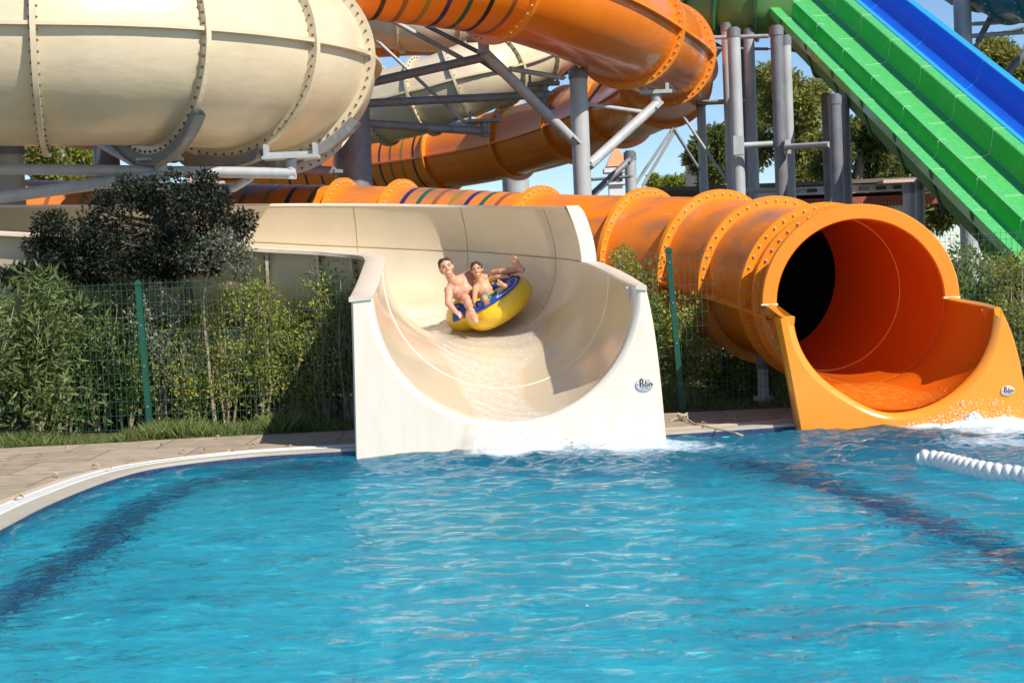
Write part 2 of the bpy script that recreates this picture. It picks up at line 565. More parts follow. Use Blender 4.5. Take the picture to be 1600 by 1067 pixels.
def deck_mat():
    m = mat('deck_stone', (0.33, 0.27, 0.21), 0.75)
    t = m.node_tree; L = t.links.new
    p = t.nodes['Principled BSDF']
    tc = t.nodes.new('ShaderNodeTexCoord')
    br = t.nodes.new('ShaderNodeTexBrick')
    br.inputs['Scale'].default_value = 1.0
    br.inputs['Brick Width'].default_value = 0.9
    br.inputs['Row Height'].default_value = 0.9
    br.inputs['Mortar Size'].default_value = 0.008
    br.inputs['Color1'].default_value = (0.42, 0.34, 0.25, 1)
    br.inputs['Color2'].default_value = (0.34, 0.27, 0.195, 1)
    br.inputs['Mortar'].default_value = (0.13, 0.10, 0.08, 1)
    n = t.nodes.new('ShaderNodeTexNoise'); n.inputs['Scale'].default_value = 5; n.inputs['Detail'].default_value = 8
    mp = t.nodes.new('ShaderNodeMapping'); mp.inputs['Scale'].default_value = (1, 4, 1); mp.inputs['Rotation'].default_value = (0, 0, .5)
    mx = t.nodes.new('ShaderNodeMix'); mx.data_type = 'RGBA'; mx.blend_type = 'MULTIPLY'; mx.inputs[0].default_value = 0.8
    r = t.nodes.new('ShaderNodeMapRange'); r.inputs[1].default_value = .3; r.inputs[2].default_value = .7; r.inputs[3].default_value = .55; r.inputs[4].default_value = 1.35
    L(tc.outputs['Object'], br.inputs['Vector']); L(tc.outputs['Object'], mp.inputs[0]); L(mp.outputs[0], n.inputs['Vector'])
    L(n.outputs[0], r.inputs[0]); L(br.outputs[0], mx.inputs[6]); L(r.outputs[0], mx.inputs[7]); L(mx.outputs[2], p.inputs['Base Color'])
    b = t.nodes.new('ShaderNodeBump'); b.inputs['Strength'].default_value = .4; b.inputs['Distance'].default_value = .01
    L(n.outputs[0], b.inputs['Height']); L(b.outputs[0], p.inputs['Normal'])
    return m


def offset_line(pts, d):
    out = []
    for i, p in enumerate(pts):
        t = (pts[min(i + 1, len(pts) - 1)] - pts[max(i - 1, 0)]).normalized()
        n = Vector((-t.y, t.x, 0))
        out.append(p + n * d)
    return out


# deck beyond the pool edge
back_line = [G(x, y, DK) for x, y in [(-700, 760), (-300, 722), (0, 700), (150, 693), (300, 684), (550, 672), (1050, 645), (1250, 636), (1700, 622), (2300, 600)]]
deck_poly = [(-16, 1.2)] + [(-16, back_line[0].y)] + [(p.x, p.y) for p in back_line] + [(14.2, back_line[-1].y)] + [(14.2, edge[-1].y)] + \
    [(p.x, p.y) for p in reversed(offset_line(edge, 0.40))] + [(edge[0].x - 1.0, 1.2)]
poly_sheet('deck_paving', deck_poly, None, DK, deck_mat())


def strip(name, line, d0, d1, z0, z1, m, bev=0.0):
    a = offset_line(line, d0); b = offset_line(line, d1)
    mb = MB()
    rows = []
    for i in range(len(line)):
        rows.append([Vector((a[i].x, a[i].y, z0)), Vector((a[i].x, a[i].y, z1)), Vector((b[i].x, b[i].y, z1)), Vector((b[i].x, b[i].y, z0))])
    mb.grid(rows, flip=False)
    o = mb.build(name, m, None, angle=30)
    return o


M['coping'] = mat('coping_stone', (0.46, 0.42, 0.34), 0.6, col2=(0.36, 0.33, 0.27), nscale=6, bump=0.1)
M['coping_buff'] = mat('coping_buff', (0.60, 0.48, 0.36), 0.6, col2=(0.5, 0.39, 0.28), nscale=4, bump=0.1)
struct(strip('pool_coping', edge, 0.0, 0.17, -0.6, DK + 0.006, M['coping']))
struct(strip('coping_outer_band', edge, 0.325, 0.42, 0.0, DK + 0.008, M['coping_buff']))
# overflow grating: white slats across a channel
gr = thing('overflow_grating', 'white plastic overflow grating curving along the pool edge beside the paving', 'grating', (edge[20].x, edge[20].y, DK))
mb = MB()
a = offset_line(edge[:61], 0.175); b = offset_line(edge[:61], 0.32)
la = [0.0]
for i in range(1, 61): la.append(la[-1] + (a[i] - a[i - 1]).length)
d = 0.0
while d < la[-1] - 0.02:
    i = max(k for k in range(61) if la[k] <= d); i = min(i, 59)
    tt = (d - la[i]) / max(1e-6, la[i + 1] - la[i])
    pa = a[i].lerp(a[i + 1], tt); pb = b[i].lerp(b[i + 1], tt)
    c = (pa + pb) / 2
    dirr = (pb - pa).normalized()
    ang = math.atan2(dirr.y, dirr.x)
    mb.box((c.x, c.y, DK - 0.006), ((pb - pa).length / 2 - .012, 0.009, 0.012), Matrix.Rotation(ang, 3, 'Z'))
    d += 0.026
part(mb, 'slats', M['white'], gr)['kind'] = 'stuff'
mb = MB()
rows = [[Vector((a[i].x, a[i].y, DK - .03)), Vector((b[i].x, b[i].y, DK - .03))] for i in range(61)]
mb.grid(rows)
for q in (a, b):
    mb.tube([Vector((p.x, p.y, DK)) for p in q[::2]], 0.011, 6)
part(mb, 'frame', M['white'], gr)

# leaves on deck
lp = [(430, 690), (318, 704), (560, 300), (395, 697), (285, 706), (455, 699), (200, 716), (150, 729), (170, 733), (30, 778), (60, 712), (105, 700), (340, 683), (10, 722),
      (90, 742), (360, 706), (250, 697), (190, 690), (1100, 662), (1150, 655), (1215, 660)]
for i, (x, y) in enumerate(lp):
    if y < 600: continue
    p = G(x, y, DK + .02)
    mb = MB()
    n = 7
    an = random.uniform(0, 6.28); L_ = random.uniform(.05, .09)
    rows = []
    for k in range(n):
        u = k / (n - 1)
        wd = L_ * 0.33 * math.sin(math.pi * min(u * .95 + .03, 1))
        z = 0.012 + 0.02 * math.sin(u * 3.1) + .006 * math.sin(u * 9 + i)
        c = Vector((math.cos(an) * (u - .5) * L_, math.sin(an) * (u - .5) * L_, z - .015))
        s_ = Vector((-math.sin(an), math.cos(an), .5)) * wd
        s2 = Vector((math.sin(an), -math.cos(an), .4)) * wd
        rows.append([p + c + s_, p + c, p + c + s2])
    mb.grid(rows)
    mb.v = [(q[0] - p.x, q[1] - p.y, q[2] - p.z) for q in mb.v]
    o = mb.build('fallen_leaf', M['dryleaf'])
    o.location = (p.x, p.y, p.z)
    tag(o, 'curled dry brown leaf lying loose on the pool surround', 'leaf', 'dry leaves scattered on the pool surround')

# pool basin
def floor_mat():
    m = mat('pool_tiles', (0.02, 0.40, 0.62), 0.5)
    t = m.node_tree; L = t.links.new
    p = t.nodes['Principled BSDF']
    tc = t.nodes.new('ShaderNodeTexCoord')
    br = t.nodes.new('ShaderNodeTexBrick')
    br.offset = 0
    br.inputs['Scale'].default_value = 1.0
    br.inputs['Brick Width'].default_value = 0.10
    br.inputs['Row Height'].default_value = 0.10
    br.inputs['Mortar Size'].default_value = 0.006
    br.inputs['Color1'].default_value = (0.015, 0.64, 0.84, 1)
    br.inputs['Color2'].default_value = (0.09, 0.88, 0.95, 1)
    br.inputs['Mortar'].default_value = (0.16, 0.75, 0.86, 1)
    L(tc.outputs['Object'], br.inputs['Vector'])
    n = t.nodes.new('ShaderNodeTexNoise'); n.inputs['Scale'].default_value = .5; n.inputs['Detail'].default_value = 3
    L(tc.outputs['Object'], n.inputs['Vector'])
    mx = t.nodes.new('ShaderNodeMix'); mx.data_type = 'RGBA'; mx.blend_type = 'MULTIPLY'
    mx.inputs[0].default_value = .6
    mr = t.nodes.new('ShaderNodeMapRange'); mr.inputs[1].default_value = .35; mr.inputs[2].default_value = .65; mr.inputs[3].default_value = .8; mr.inputs[4].default_value = 1.2
    L(n.outputs[0], mr.inputs[0]); L(br.outputs[0], mx.inputs[6]); L(mr.outputs[0], mx.inputs[7]); L(mx.outputs[2], p.inputs['Base Color'])
    return m


FZ = -0.58
M['floor'] = floor_mat()
mb = MB(); mb.add([(-16, .5, FZ), (15, .5, FZ), (15, 17, FZ), (-16, 17, FZ)], [(0, 1, 2, 3)])
struct(mb.build('pool_floor', M['floor'], smooth=False)).cycles.is_caustics_receiver = True
M['navytile'] = mat('navy_tiles', (0.010, 0.014, 0.11), 0.3, col2=(0.015, 0.025, 0.18), nscale=12, nmix=1)
mb = MB()
e2 = offset_line(edge, -0.004)
mb.grid([[Vector((p.x, p.y, -.6)), Vector((p.x, p.y, -.02))] for p in e2], flip=True)
struct(mb.build('pool_wall', M['floor']))
mb = MB()
e3 = offset_line(edge, -0.008)
mb.grid([[Vector((p.x, p.y, -.02)), Vector((p.x, p.y, DK - .02))] for p in e3], flip=True)
M['edgetile'] = mat('waterline_tiles', (0.02, 0.03, 0.085), 0.3, col2=(0.05, 0.07, 0.14), nscale=30, nmix=1)
struct(mb.build('waterline_tiles', M['edgetile']))
# dark lane lines laid in the floor tiles
def lane(pts, wd, nm):
    q = []
    for x, y in pts:  # where the refracted line of sight meets the floor
        p = G(x, y, 0); h = Vector((p.x, p.y, 0)); i_ = math.atan2(h.length, CAM.z); q.append(p + h.normalized() * (-FZ * math.tan(math.asin(math.sin(i_) / 1.33))))
    q = [Vector(v) for v in catmull([tuple(v) for v in q], 6)]
    a = offset_line(q, wd / 2); b = offset_line(q, -wd / 2)
    m_ = MB()
    m_.grid([[Vector((a[i].x, a[i].y, FZ + .004)), Vector((b[i].x, b[i].y, FZ + .004))] for i in range(len(q))], flip=True)
    struct(m_.build(nm, M['navytile'])).cycles.is_caustics_receiver = True


lane([(-260, 1060), (-100, 985), (0, 940), (90, 885), (150, 845), (205, 800), (270, 765), (360, 742), (470, 730), (560, 726)], 0.36, 'lane_line')
lane([(1130, 715), (1230, 735), (1330, 765), (1450, 810), (1600, 868), (1800, 960)], 0.38, 'lane_line')

# water surface -----------------------------------------------------
def water_mat():
    m = bpy.data.materials.new('pool_water')
    m.use_nodes = True
    t = m.node_tree; L = t.links.new
    for n in list(t.nodes): t.nodes.remove(n)
    out = t.nodes.new('ShaderNodeOutputMaterial')
    tc = t.nodes.new('ShaderNodeTexCoord')
    mp = t.nodes.new('ShaderNodeMapping'); mp.inputs['Scale'].default_value = (1, 2.4, 1)
    n1 = t.nodes.new('ShaderNodeTexNoise'); n1.inputs['Scale'].default_value = 8; n1.inputs['Detail'].default_value = 4; n1.inputs['Distortion'].default_value = .6
    n2 = t.nodes.new('ShaderNodeTexNoise'); n2.inputs['Scale'].default_value = 30; n2.inputs['Detail'].default_value = 2
    L(tc.outputs['Object'], mp.inputs[0]); L(mp.outputs[0], n1.inputs['Vector']); L(mp.outputs[0], n2.inputs['Vector'])
    b1 = t.nodes.new('ShaderNodeBump'); b1.inputs['Strength'].default_value = 1.0; b1.inputs['Distance'].default_value = .056
    b2 = t.nodes.new('ShaderNodeBump'); b2.inputs['Strength'].default_value = .45; b2.inputs['Distance'].default_value = .006
    L(n1.outputs[0], b1.inputs['Height']); L(n2.outputs[0], b2.inputs['Height']); L(b1.outputs[0], b2.inputs['Normal'])
    gl = t.nodes.new('ShaderNodeBsdfGlossy'); gl.inputs['Roughness'].default_value = .03; gl.inputs['Color'].default_value = (1, 1, 1, 1)
    rf = t.nodes.new('ShaderNodeBsdfRefraction'); rf.inputs['IOR'].default_value = 1.33; rf.inputs['Roughness'].default_value = .0
    rf.inputs['Color'].default_value = (0.86, 1, 1, 1)
    tp = t.nodes.new('ShaderNodeBsdfTransparent'); tp.inputs['Color'].default_value = (0.72, 0.97, 1, 1)
    fr = t.nodes.new('ShaderNodeFresnel'); fr.inputs['IOR'].default_value = 1.33
    for s_ in (gl, rf, fr): L(b2.outputs[0], s_.inputs['Normal'])
    m1 = t.nodes.new('ShaderNodeMixShader'); m1.inputs[0].default_value = 1.0
    L(tp.outputs[0], m1.inputs[1]); L(rf.outputs[0], m1.inputs[2])
    # light scattered back by the water body itself
    ds = t.nodes.new('ShaderNodeBsdfDiffuse'); ds.inputs['Color'].default_value = (0.02, 0.62, 0.84, 1)
    n3 = t.nodes.new('ShaderNodeTexNoise'); n3.inputs['Scale'].default_value = 3.2; n3.inputs['Detail'].default_value = 5; n3.inputs['Roughness'].default_value = .62; n3.inputs['Distortion'].default_value = 1.2
    L(mp.outputs[0], n3.inputs['Vector'])
    b3 = t.nodes.new('ShaderNodeBump'); b3.inputs['Strength'].default_value = 1.0; b3.inputs['Distance'].default_value = .16
    L(n3.outputs[0], b3.inputs['Height']); L(b2.outputs[0], b3.inputs['Normal']); L(b3.outputs[0], ds.inputs['Normal'])
    m0 = t.nodes.new('ShaderNodeMixShader'); m0.inputs[0].default_value = .08
    L(m1.outputs[0], m0.inputs[1]); L(ds.outputs[0], m0.inputs[2])
    # damp the mirror strength: seen surfaces are wavelets steeper than the mean plane
    fm = t.nodes.new('ShaderNodeMath'); fm.operation = 'MULTIPLY'; fm.inputs[1].default_value = 1.0; fm.use_clamp = True
    L(fr.outputs[0], fm.inputs[0])
    m2 = t.nodes.new('ShaderNodeMixShader'); L(fm.outputs[0], m2.inputs[0]); L(m0.outputs[0], m2.inputs[1]); L(gl.outputs[0], m2.inputs[2])
    # foam: white aerated water round the two run-outs
    geo = t.nodes.new('ShaderNodeNewGeometry')
    at = t.nodes.new('ShaderNodeAttribute'); at.attribute_name = 'foam'
    nf = t.nodes.new('ShaderNodeTexNoise'); nf.inputs['Scale'].default_value = 9; nf.inputs['Detail'].default_value = 9; nf.inputs['Roughness'].default_value = .7; nf.inputs['Distortion'].default_value = .8
    L(mp.outputs[0], nf.inputs['Vector'])
    ad = t.nodes.new('ShaderNodeMath'); ad.operation = 'ADD'; L(at.outputs['Fac'], ad.inputs[0]); L(nf.outputs[0], ad.inputs[1])
    mr = t.nodes.new('ShaderNodeMapRange'); mr.inputs[1].default_value = .80; mr.inputs[2].default_value = 1.35; L(ad.outputs[0], mr.inputs[0])
    df = t.nodes.new('ShaderNodeBsdfDiffuse'); df.inputs['Color'].default_value = (0.78, 0.88, 0.93, 1)
    m3 = t.nodes.new('ShaderNodeMixShader'); L(mr.outputs[0], m3.inputs[0]); L(m2.outputs[0], m3.inputs[1]); L(df.outputs[0], m3.inputs[2])
    L(m3.outputs[0], out.inputs[0])
    return m


x0, x1, y0, y1 = -11.0, 13.0, 1.3, 15.6
xs = np.concatenate([np.linspace(-11, -6.3, 60)[:-1], np.linspace(-6.3, 6.6, 860), np.linspace(6.6, 13.9, 100)[1:]])
ys = np.concatenate([np.linspace(1.3, 4.4, 60)[:-1], np.linspace(4.4, 15.6, 760)])
NX, NY = len(xs), len(ys)
X, Y_ = np.meshgrid(xs, ys)
Z = np.zeros_like(X)
foam_c = [(G(850, 690), .55, 1.0), (G(980, 700), .6, .75), (G(820, 705), .35, .8), (G(1080, 700), .5, .45), (G(1540, 662), .45, 1.1), (G(1460, 664), .35, .9), (G(1620, 668), .6, 1.0), (G(1560, 690), .6, .5),
          (G(1150, 705), .5, .3), (G(700, 716), .4, .3)]
turb = np.zeros_like(X)
foam = np.zeros_like(X)
for c, rr, s_ in foam_c:
    d2 = ((X - c.x) / (rr * 1.5)) ** 2 + ((Y_ - c.y) / rr) ** 2
    foam = np.maximum(foam, s_ * np.exp(-d2))
    turb += .8 * np.exp(-d2 / 4)
for i in range(64):
    lam = 0.19 * (1.5 / 0.19) ** (i / 63)
    th = rng.normal(math.pi / 2, 0.6)
    k = 2 * math.pi / lam
    amp = 0.0033 * lam ** 0.95 * rng.uniform(.5, 1.3)
    ph = rng.uniform(0, 6.28)
    wob = 0.6 * np.sin(X * rng.uniform(.3, 1.1) + ph) + 0.6 * np.sin(Y_ * rng.uniform(.3, 1.1) + 2 * ph)
    Z += amp * np.sin(k * (X * math.cos(th) + Y_ * math.sin(th)) + ph + wob)
tz = np.zeros_like(X)
for i in range(30):
    lam = 0.10 * (.5 / 0.1) ** (i / 29)
    th = rng.uniform(0, 6.28)
    tz += 0.006 * lam * np.sin(2 * math.pi / lam * (X * math.cos(th) + Y_ * math.sin(th)) + rng.uniform(0, 6.28))
Z = Z * (1 + .5 * np.clip(turb, 0, 1.5)) + tz * (.25 + 0.9 * np.clip(turb, 0, 1.3)) + .04 * np.clip(foam, 0, 1) ** 2
me = bpy.data.meshes.new('pool_water')
vv = np.stack([X, Y_, Z], -1).reshape(-1, 3)
idx = np.arange(NX * NY).reshape(NY, NX)
ff = np.stack([idx[:-1, :-1], idx[:-1, 1:], idx[1:, 1:], idx[1:, :-1]], -1).reshape(-1, 4)
me.vertices.add(len(vv)); me.vertices.foreach_set('co', vv.ravel())
me.loops.add(ff.size); me.loops.foreach_set('vertex_index', ff.ravel())
me.polygons.add(len(ff)); me.polygons.foreach_set('loop_start', np.arange(0, ff.size, 4)); me.polygons.foreach_set('loop_total', np.full(len(ff), 4))
me.polygons.foreach_set('use_smooth', np.ones(len(ff), bool))
me.update(); me.validate()
at = me.attributes.new('foam', 'FLOAT', 'POINT')
at.data.foreach_set('value', foam.ravel().astype(np.float32))
me.materials.append(water_mat())
o = bpy.data.objects.new('pool_water', me); COL.objects.link(o); struct(o)
o.cycles.is_caustics_caster = True


# ------------------------------------------------------------------ CREAM RAFT SLIDE (open run-out)
cream = thing('water_slide', 'open cream fibreglass slide curving down into the pool, raft and riders in it', 'slide', tuple(U(775, 690, 14.5)))
Lr = [(582, 463, 14.36), (592, 440, 15.0), (600, 414, 15.9), (601, 404, 16.6), (590, 399, 17.1), (563, 397, 17.45), (520, 394, 17.65), (480, 392, 17.75), (400, 388, 17.85), (200, 375, 17.9), (-60, 360, 17.9), (-500, 338, 17.9)]
Rr = [(993, 450, 14.36), (970, 437, 15.1), (938, 420, 16.2), (907, 409, 17.1), (850, 402, 18.6), (745, 394, 19.8), (620, 388, 20.2), (500, 383, 20.3), (400, 378, 20.3), (200, 370, 20.3), (-60, 358, 20.3), (-500, 338, 20.3)]
Bz = [.24, .36, .56, .74, .90, 1.0, 1.06, 1.1, 1.14, 1.22, 1.32, 1.5]
TR = [None, None, None, 2.34, 2.42, 2.52, 2.60, 2.65, 2.68, 2.74, 2.82, 2.95]
SUB = 8
Lp = catmull([tuple(U(*q)) for q in Lr], SUB)
Rp = catmull([tuple(U(*q)) for q in Rr], SUB)
Bp = catmull([(b, 0, 0) for b in Bz], SUB)[:, 0]
Tp = catmull([((t if t else 2.34), 0, 0) for t in TR], SUB)[:, 0]


def usec(Lq, Rq, zb, n=40, off=0.0, a0=0.0, a1=1.0):
    Lq = Vector(Lq); Rq = Vector(Rq)
    zm = (Lq.z + Rq.z) / 2
    c = (Lq + Rq) / 2
    h = (Rq - Lq)
    hw = h.length / 2
    e = h.normalized()
    dpt = zm - zb
    out = []
    for k in range(n + 1):
        u = a0 + (a1 - a0) * k / n
        ph = -math.pi / 2 + math.pi * u
        x = math.sin(ph); z = -math.cos(ph)
        # slightly squarer than an ellipse
        z = -abs(z) ** 0.92
        p = c + e * (x * (hw + off)) + Vector((0, 0, z * (dpt + off)))
        out.append(p)
    return out


inn = [usec(Lp[i], Rp[i], Bp[i]) for i in range(len(Lp))]
outr = [usec(Lp[i], Rp[i], Bp[i], off=0.05) for i in range(2, len(Lp))]
mb = MB(); mb.grid(inn, flip=True); part(mb, 'trough', M['cream_in'], cream)
mb = MB(); mb.grid(outr); part(mb, 'outer_shell', M['cream'], cream)
# high wall on the outside of the bend
hi0 = 3 * SUB
rows = []; back = []; topr = []
for i in range(hi0, len(Lp)):
    Rq = Vector(Rp[i]); e = (Vector(Rp[i]) - Vector(Lp[i])); e.z = 0; e.normalize()
    hh = Tp[i] - Rq.z
    row = []; bk = []
    for k in range(9):
        u = k / 8
        o_ = -0.15 * u ** 1.8
        row.append(Rq + e * (o_ + .004) + Vector((0, 0, hh * u)))
        bk.append(Rq + e * (o_ + .06) + Vector((0, 0, hh * u)))
    rows.append(row); back.append(bk)
    topr.append([row[-1] - e * .005 + Vector((0, 0, -.002)), row[-1] - e * .005 + Vector((0, 0, .03)), bk[-1] + e * .07 + Vector((0, 0, .03)), bk[-1] + e * .07 + Vector((0, 0, -.002))])
mb = MB(); mb.grid(rows, flip=True); mb.grid(back)
part(mb, 'high_wall', M['cream_in'], cream)
mb = MB(); mb.grid(topr, closed=True)
part(mb, 'wall_cap', M['cream_front'], cream, angle=30)
# rounded end rib of the high wall
mb = MB()
rr = []
e = (Vector(Rp[hi0]) - Vector(Lp[hi0])); e.z = 0; e.normalize()
fw = (Vector(Rp[hi0 - 1]) - Vector(Rp[hi0])).normalized(); fw.z = 0
for k in range(17):
    u = k / 16
    q = rows[0][0] + e * (-0.15 * u ** 1.8) + Vector((0, 0, (Tp[hi0] - Rp[hi0][2] + .03) * u))
    wd = .165 * (1 if u < .9 else 1 - (u - .9) * 2)
    rr.append([q - e * .005, q - e * .005 + fw * .06, q + e * wd + fw * .06, q + e * wd - fw * .05])
mb.grid(rr, closed=True)
mb.add(rr[-1], [(0, 1, 2, 3)])
part(mb, 'end_rib', M['cream_front'], cream, angle=30)
# low rim caps
def rimcap(pts, oth, i0, i1, m, wi, nm, extra=0.0):
    mb = MB(); rows = []
    for i in range(i0, i1):
        p = Vector(pts[i]); e = (p - Vector(oth[i])); e.z = 0; e.normalize()
        if i == 0: p.y = 14.285
        if extra: p.z += .018 * max(0, 1 - i / 8)
        ww = wi * (.62 + .38 * min(1, i / 9)) if extra else wi
        rows.append([p + e * .0 + Vector((0, 0, -.03)), p - e * .004 + Vector((0, 0, .002)), p + e * .02 + Vector((0, 0, .012)), p + e * (ww * .85) + Vector((0, 0, .010)), p + e * ww + Vector((0, 0, -.005)), p + e * ww + Vector((0, 0, -.045))])
    mb.grid(rows, closed=True)
    mb.add(rows[0], [(0, 1, 2, 3, 4, 5)])
    return part(mb, nm, m, cream, angle=50)


rimcap(Lp, Rp, 0, len(Lp), M['cap'], .215, 'rim_cap')
rimcap(Rp, Lp, 0, hi0 + 1, M['cap'], .16, 'rim_cap', 1)
# seams
mb = MB()
for i in range(hi0, len(Lp) - 1):
    e = (Vector(Lp[i]) - Vector(Rp[i])); e.z = 0; e.normalize()
    e2_ = (Vector(Lp[i + 1]) - Vector(Rp[i + 1])); e2_.z = 0; e2_.normalize()
    mb.tube([Vector(Rp[i]) + e * .002, Vector(Rp[i + 1]) + e2_ * .002], .007, 5)
part(mb, 'seam', M['seam'], cream)
for s_ in (13, 30, 41, 52, 66):
    mb = MB()
    pts = [p + (Vector((Lp[s_][0] + Rp[s_][0], Lp[s_][1] + Rp[s_][1], 0)) / 2 + Vector((0, 0, 2)) - p).normalized() * -.001 for p in inn[s_]]
    if s_ > hi0: pts = pts + rows[s_ - hi0][1:]
    mb.tube(pts, .0065, 5)
    part(mb, 'seam', M['seam'] if s_ != 13 else M['seam_white'], cream)
# exterior ribs on the near side
for s_ in (41, 53, 63, 72, 81):
    mb = MB()
    A = usec(Lp[s_], Rp[s_], Bp[s_], off=.04); Bq = usec(Lp[s_], Rp[s_], Bp[s_], off=.16)
    t = (Vector(Lp[s_ + 1]) - Vector(Lp[s_ - 1])).normalized() * .018
    mb.grid([[p - t for p in A], [p - t for p in Bq], [p + t for p in Bq], [p + t for p in A]])
    ro = part(mb, 'rib', M['cream'], cream, angle=30)
    bb = MB()
    for k in range(1, 38):
        c = (A[k] + Bq[k]) / 2
        bb.cyl(c - t * 2, c + t * 2, .014, n=6)
    part(bb, 'bolt_row', M['bolt_rust'], ro)['kind'] = 'stuff'


def front_panel(root, Yp, cx, cz, r_, outline, m, inner_row, depth=.28, lip=.05, lf=0.0):
    """flat front of a slide run-out with a round cut-out; outline(phi)->(x,z)"""
    phs = sorted(set([-90 + 2.5 * k for k in range(73)] + [round(a, 3) for a in outline['corners']]))
    loops = [[] for _ in range(10)]
    for ph in phs:
        a = R(ph)
        d = (math.sin(a), -math.cos(a))
        q1 = min(1, (90 + ph) / 70); q2 = min(1, max(0, -ph / 40)); q1 = q1 * q1 * (3 - 2 * q1); q2 = q2 * q2 * (3 - 2 * q2)
        r = r_ * (1 - lf * q1 * q2)
        pin = inner_row(ph)
        ox, oz = outline['f'](ph)
        c0 = Vector((cx + d[0] * r, Yp, cz + d[1] * r))
        n1 = Vector((cx + d[0] * (r + lip), Yp, cz + d[1] * (r + lip)))
        po = Vector((ox, Yp, oz))
        if (po - Vector((cx, Yp, cz))).length < (n1 - Vector((cx, Yp, cz))).length: n1 = c0.lerp(po, .5)
        loops[0].append(pin)
        loops[1].append(pin.lerp(c0 + Vector((0, lip, 0)), .75) if (pin - c0).length > .2 else pin.lerp(c0 + Vector((0, lip, 0)), .6))
        loops[2].append(c0 + Vector((0, lip * .8, 0)))
        loops[3].append(c0.lerp(n1, .25) + Vector((0, lip * .25, 0)))
        loops[4].append(n1)
        ed = (po - n1)
        ln = max(ed.length, 1e-4)
        loops[5].append(n1 + ed * min(.3, .015 / ln))
        loops[6].append(n1 + ed * max(.5, 1 - .02 / ln))
        loops[7].append(po + Vector((0, .02, 0)))
        loops[8].append(po + Vector((0, depth, 0)))
        loops[9].append(po.lerp(Vector((cx, Yp, cz)), .12) + Vector((0, depth, 0)))
    mb = MB(); mb.grid(loops)
    for j in (0, -1):  # top closures
        col = [lp_[j] for lp_ in loops[2:9]]
        back_ = loops[2][j] + Vector((0, depth, 0))
        vs = col + [back_]
        mb.add(vs, [tuple(range(len(vs)))])
    o = part(mb, 'front_panel', m, root, angle=50)
    vs = o.data.vertices
    for pg in o.data.polygons:
        if all(abs(vs[i].co.y + root.location.y - Yp) < 1e-4 for i in pg.vertices): pg.use_smooth = False
    return o


Yp = 14.3
bl = U(555, 712, Yp); br_ = U(1042, 686, Yp); tl = U(548, 464, Yp); trr = U(1021, 462, Yp)
pl_in = U(582, 463, Yp); pr_in = U(993, 450, Yp)
ccx = (pl_in.x + pr_in.x) / 2; ccz = (pl_in.z + pr_in.z) / 2; crr = (pr_in.x - pl_in.x) / 2


def outl(xl, xr, zb, zt, cx, cz, xl_t=None, xr_t=None, rnd=0.0):
    xl_t = xl if xl_t is None else xl_t; xr_t = xr if xr_t is None else xr_t
    cl = -math.degrees(math.atan2(cx - xl, cz - zb)); cr = math.degrees(math.atan2(xr - cx, cz - zb))

    def f(ph):
        a = R(ph); dx, dz = math.sin(a), -math.cos(a)
        if cl <= ph <= cr:
            k = (zb - cz) / dz
            return cx + dx * k, zb
        # slanted side
        X0, X1 = (xl, xl_t) if ph < 0 else (xr, xr_t)
        sl = (X1 - X0) / (zt - zb)
        k = (X0 - cx + sl * (cz - zb)) / (dx - sl * dz)
        z = cz + dz * k; x = cx + dx * k
        if rnd and ph > 35:
            x -= rnd * ((ph - 35) / 55) ** 3.2
        return x, z
    return {'f': f, 'corners': (cl, cr)}


def inner_c(ph):
    u = (ph + 90) / 180
    return usec(Lp[2], Rp[2], Bp[2], n=1, a0=u, a1=u)[0]


front_panel(cream, Yp, ccx, ccz, crr, outl(bl.x, br_.x, -.06, tl.z, ccx, ccz, tl.x, trr.x, rnd=.07), M['cream_front'], inner_c, depth=.30)


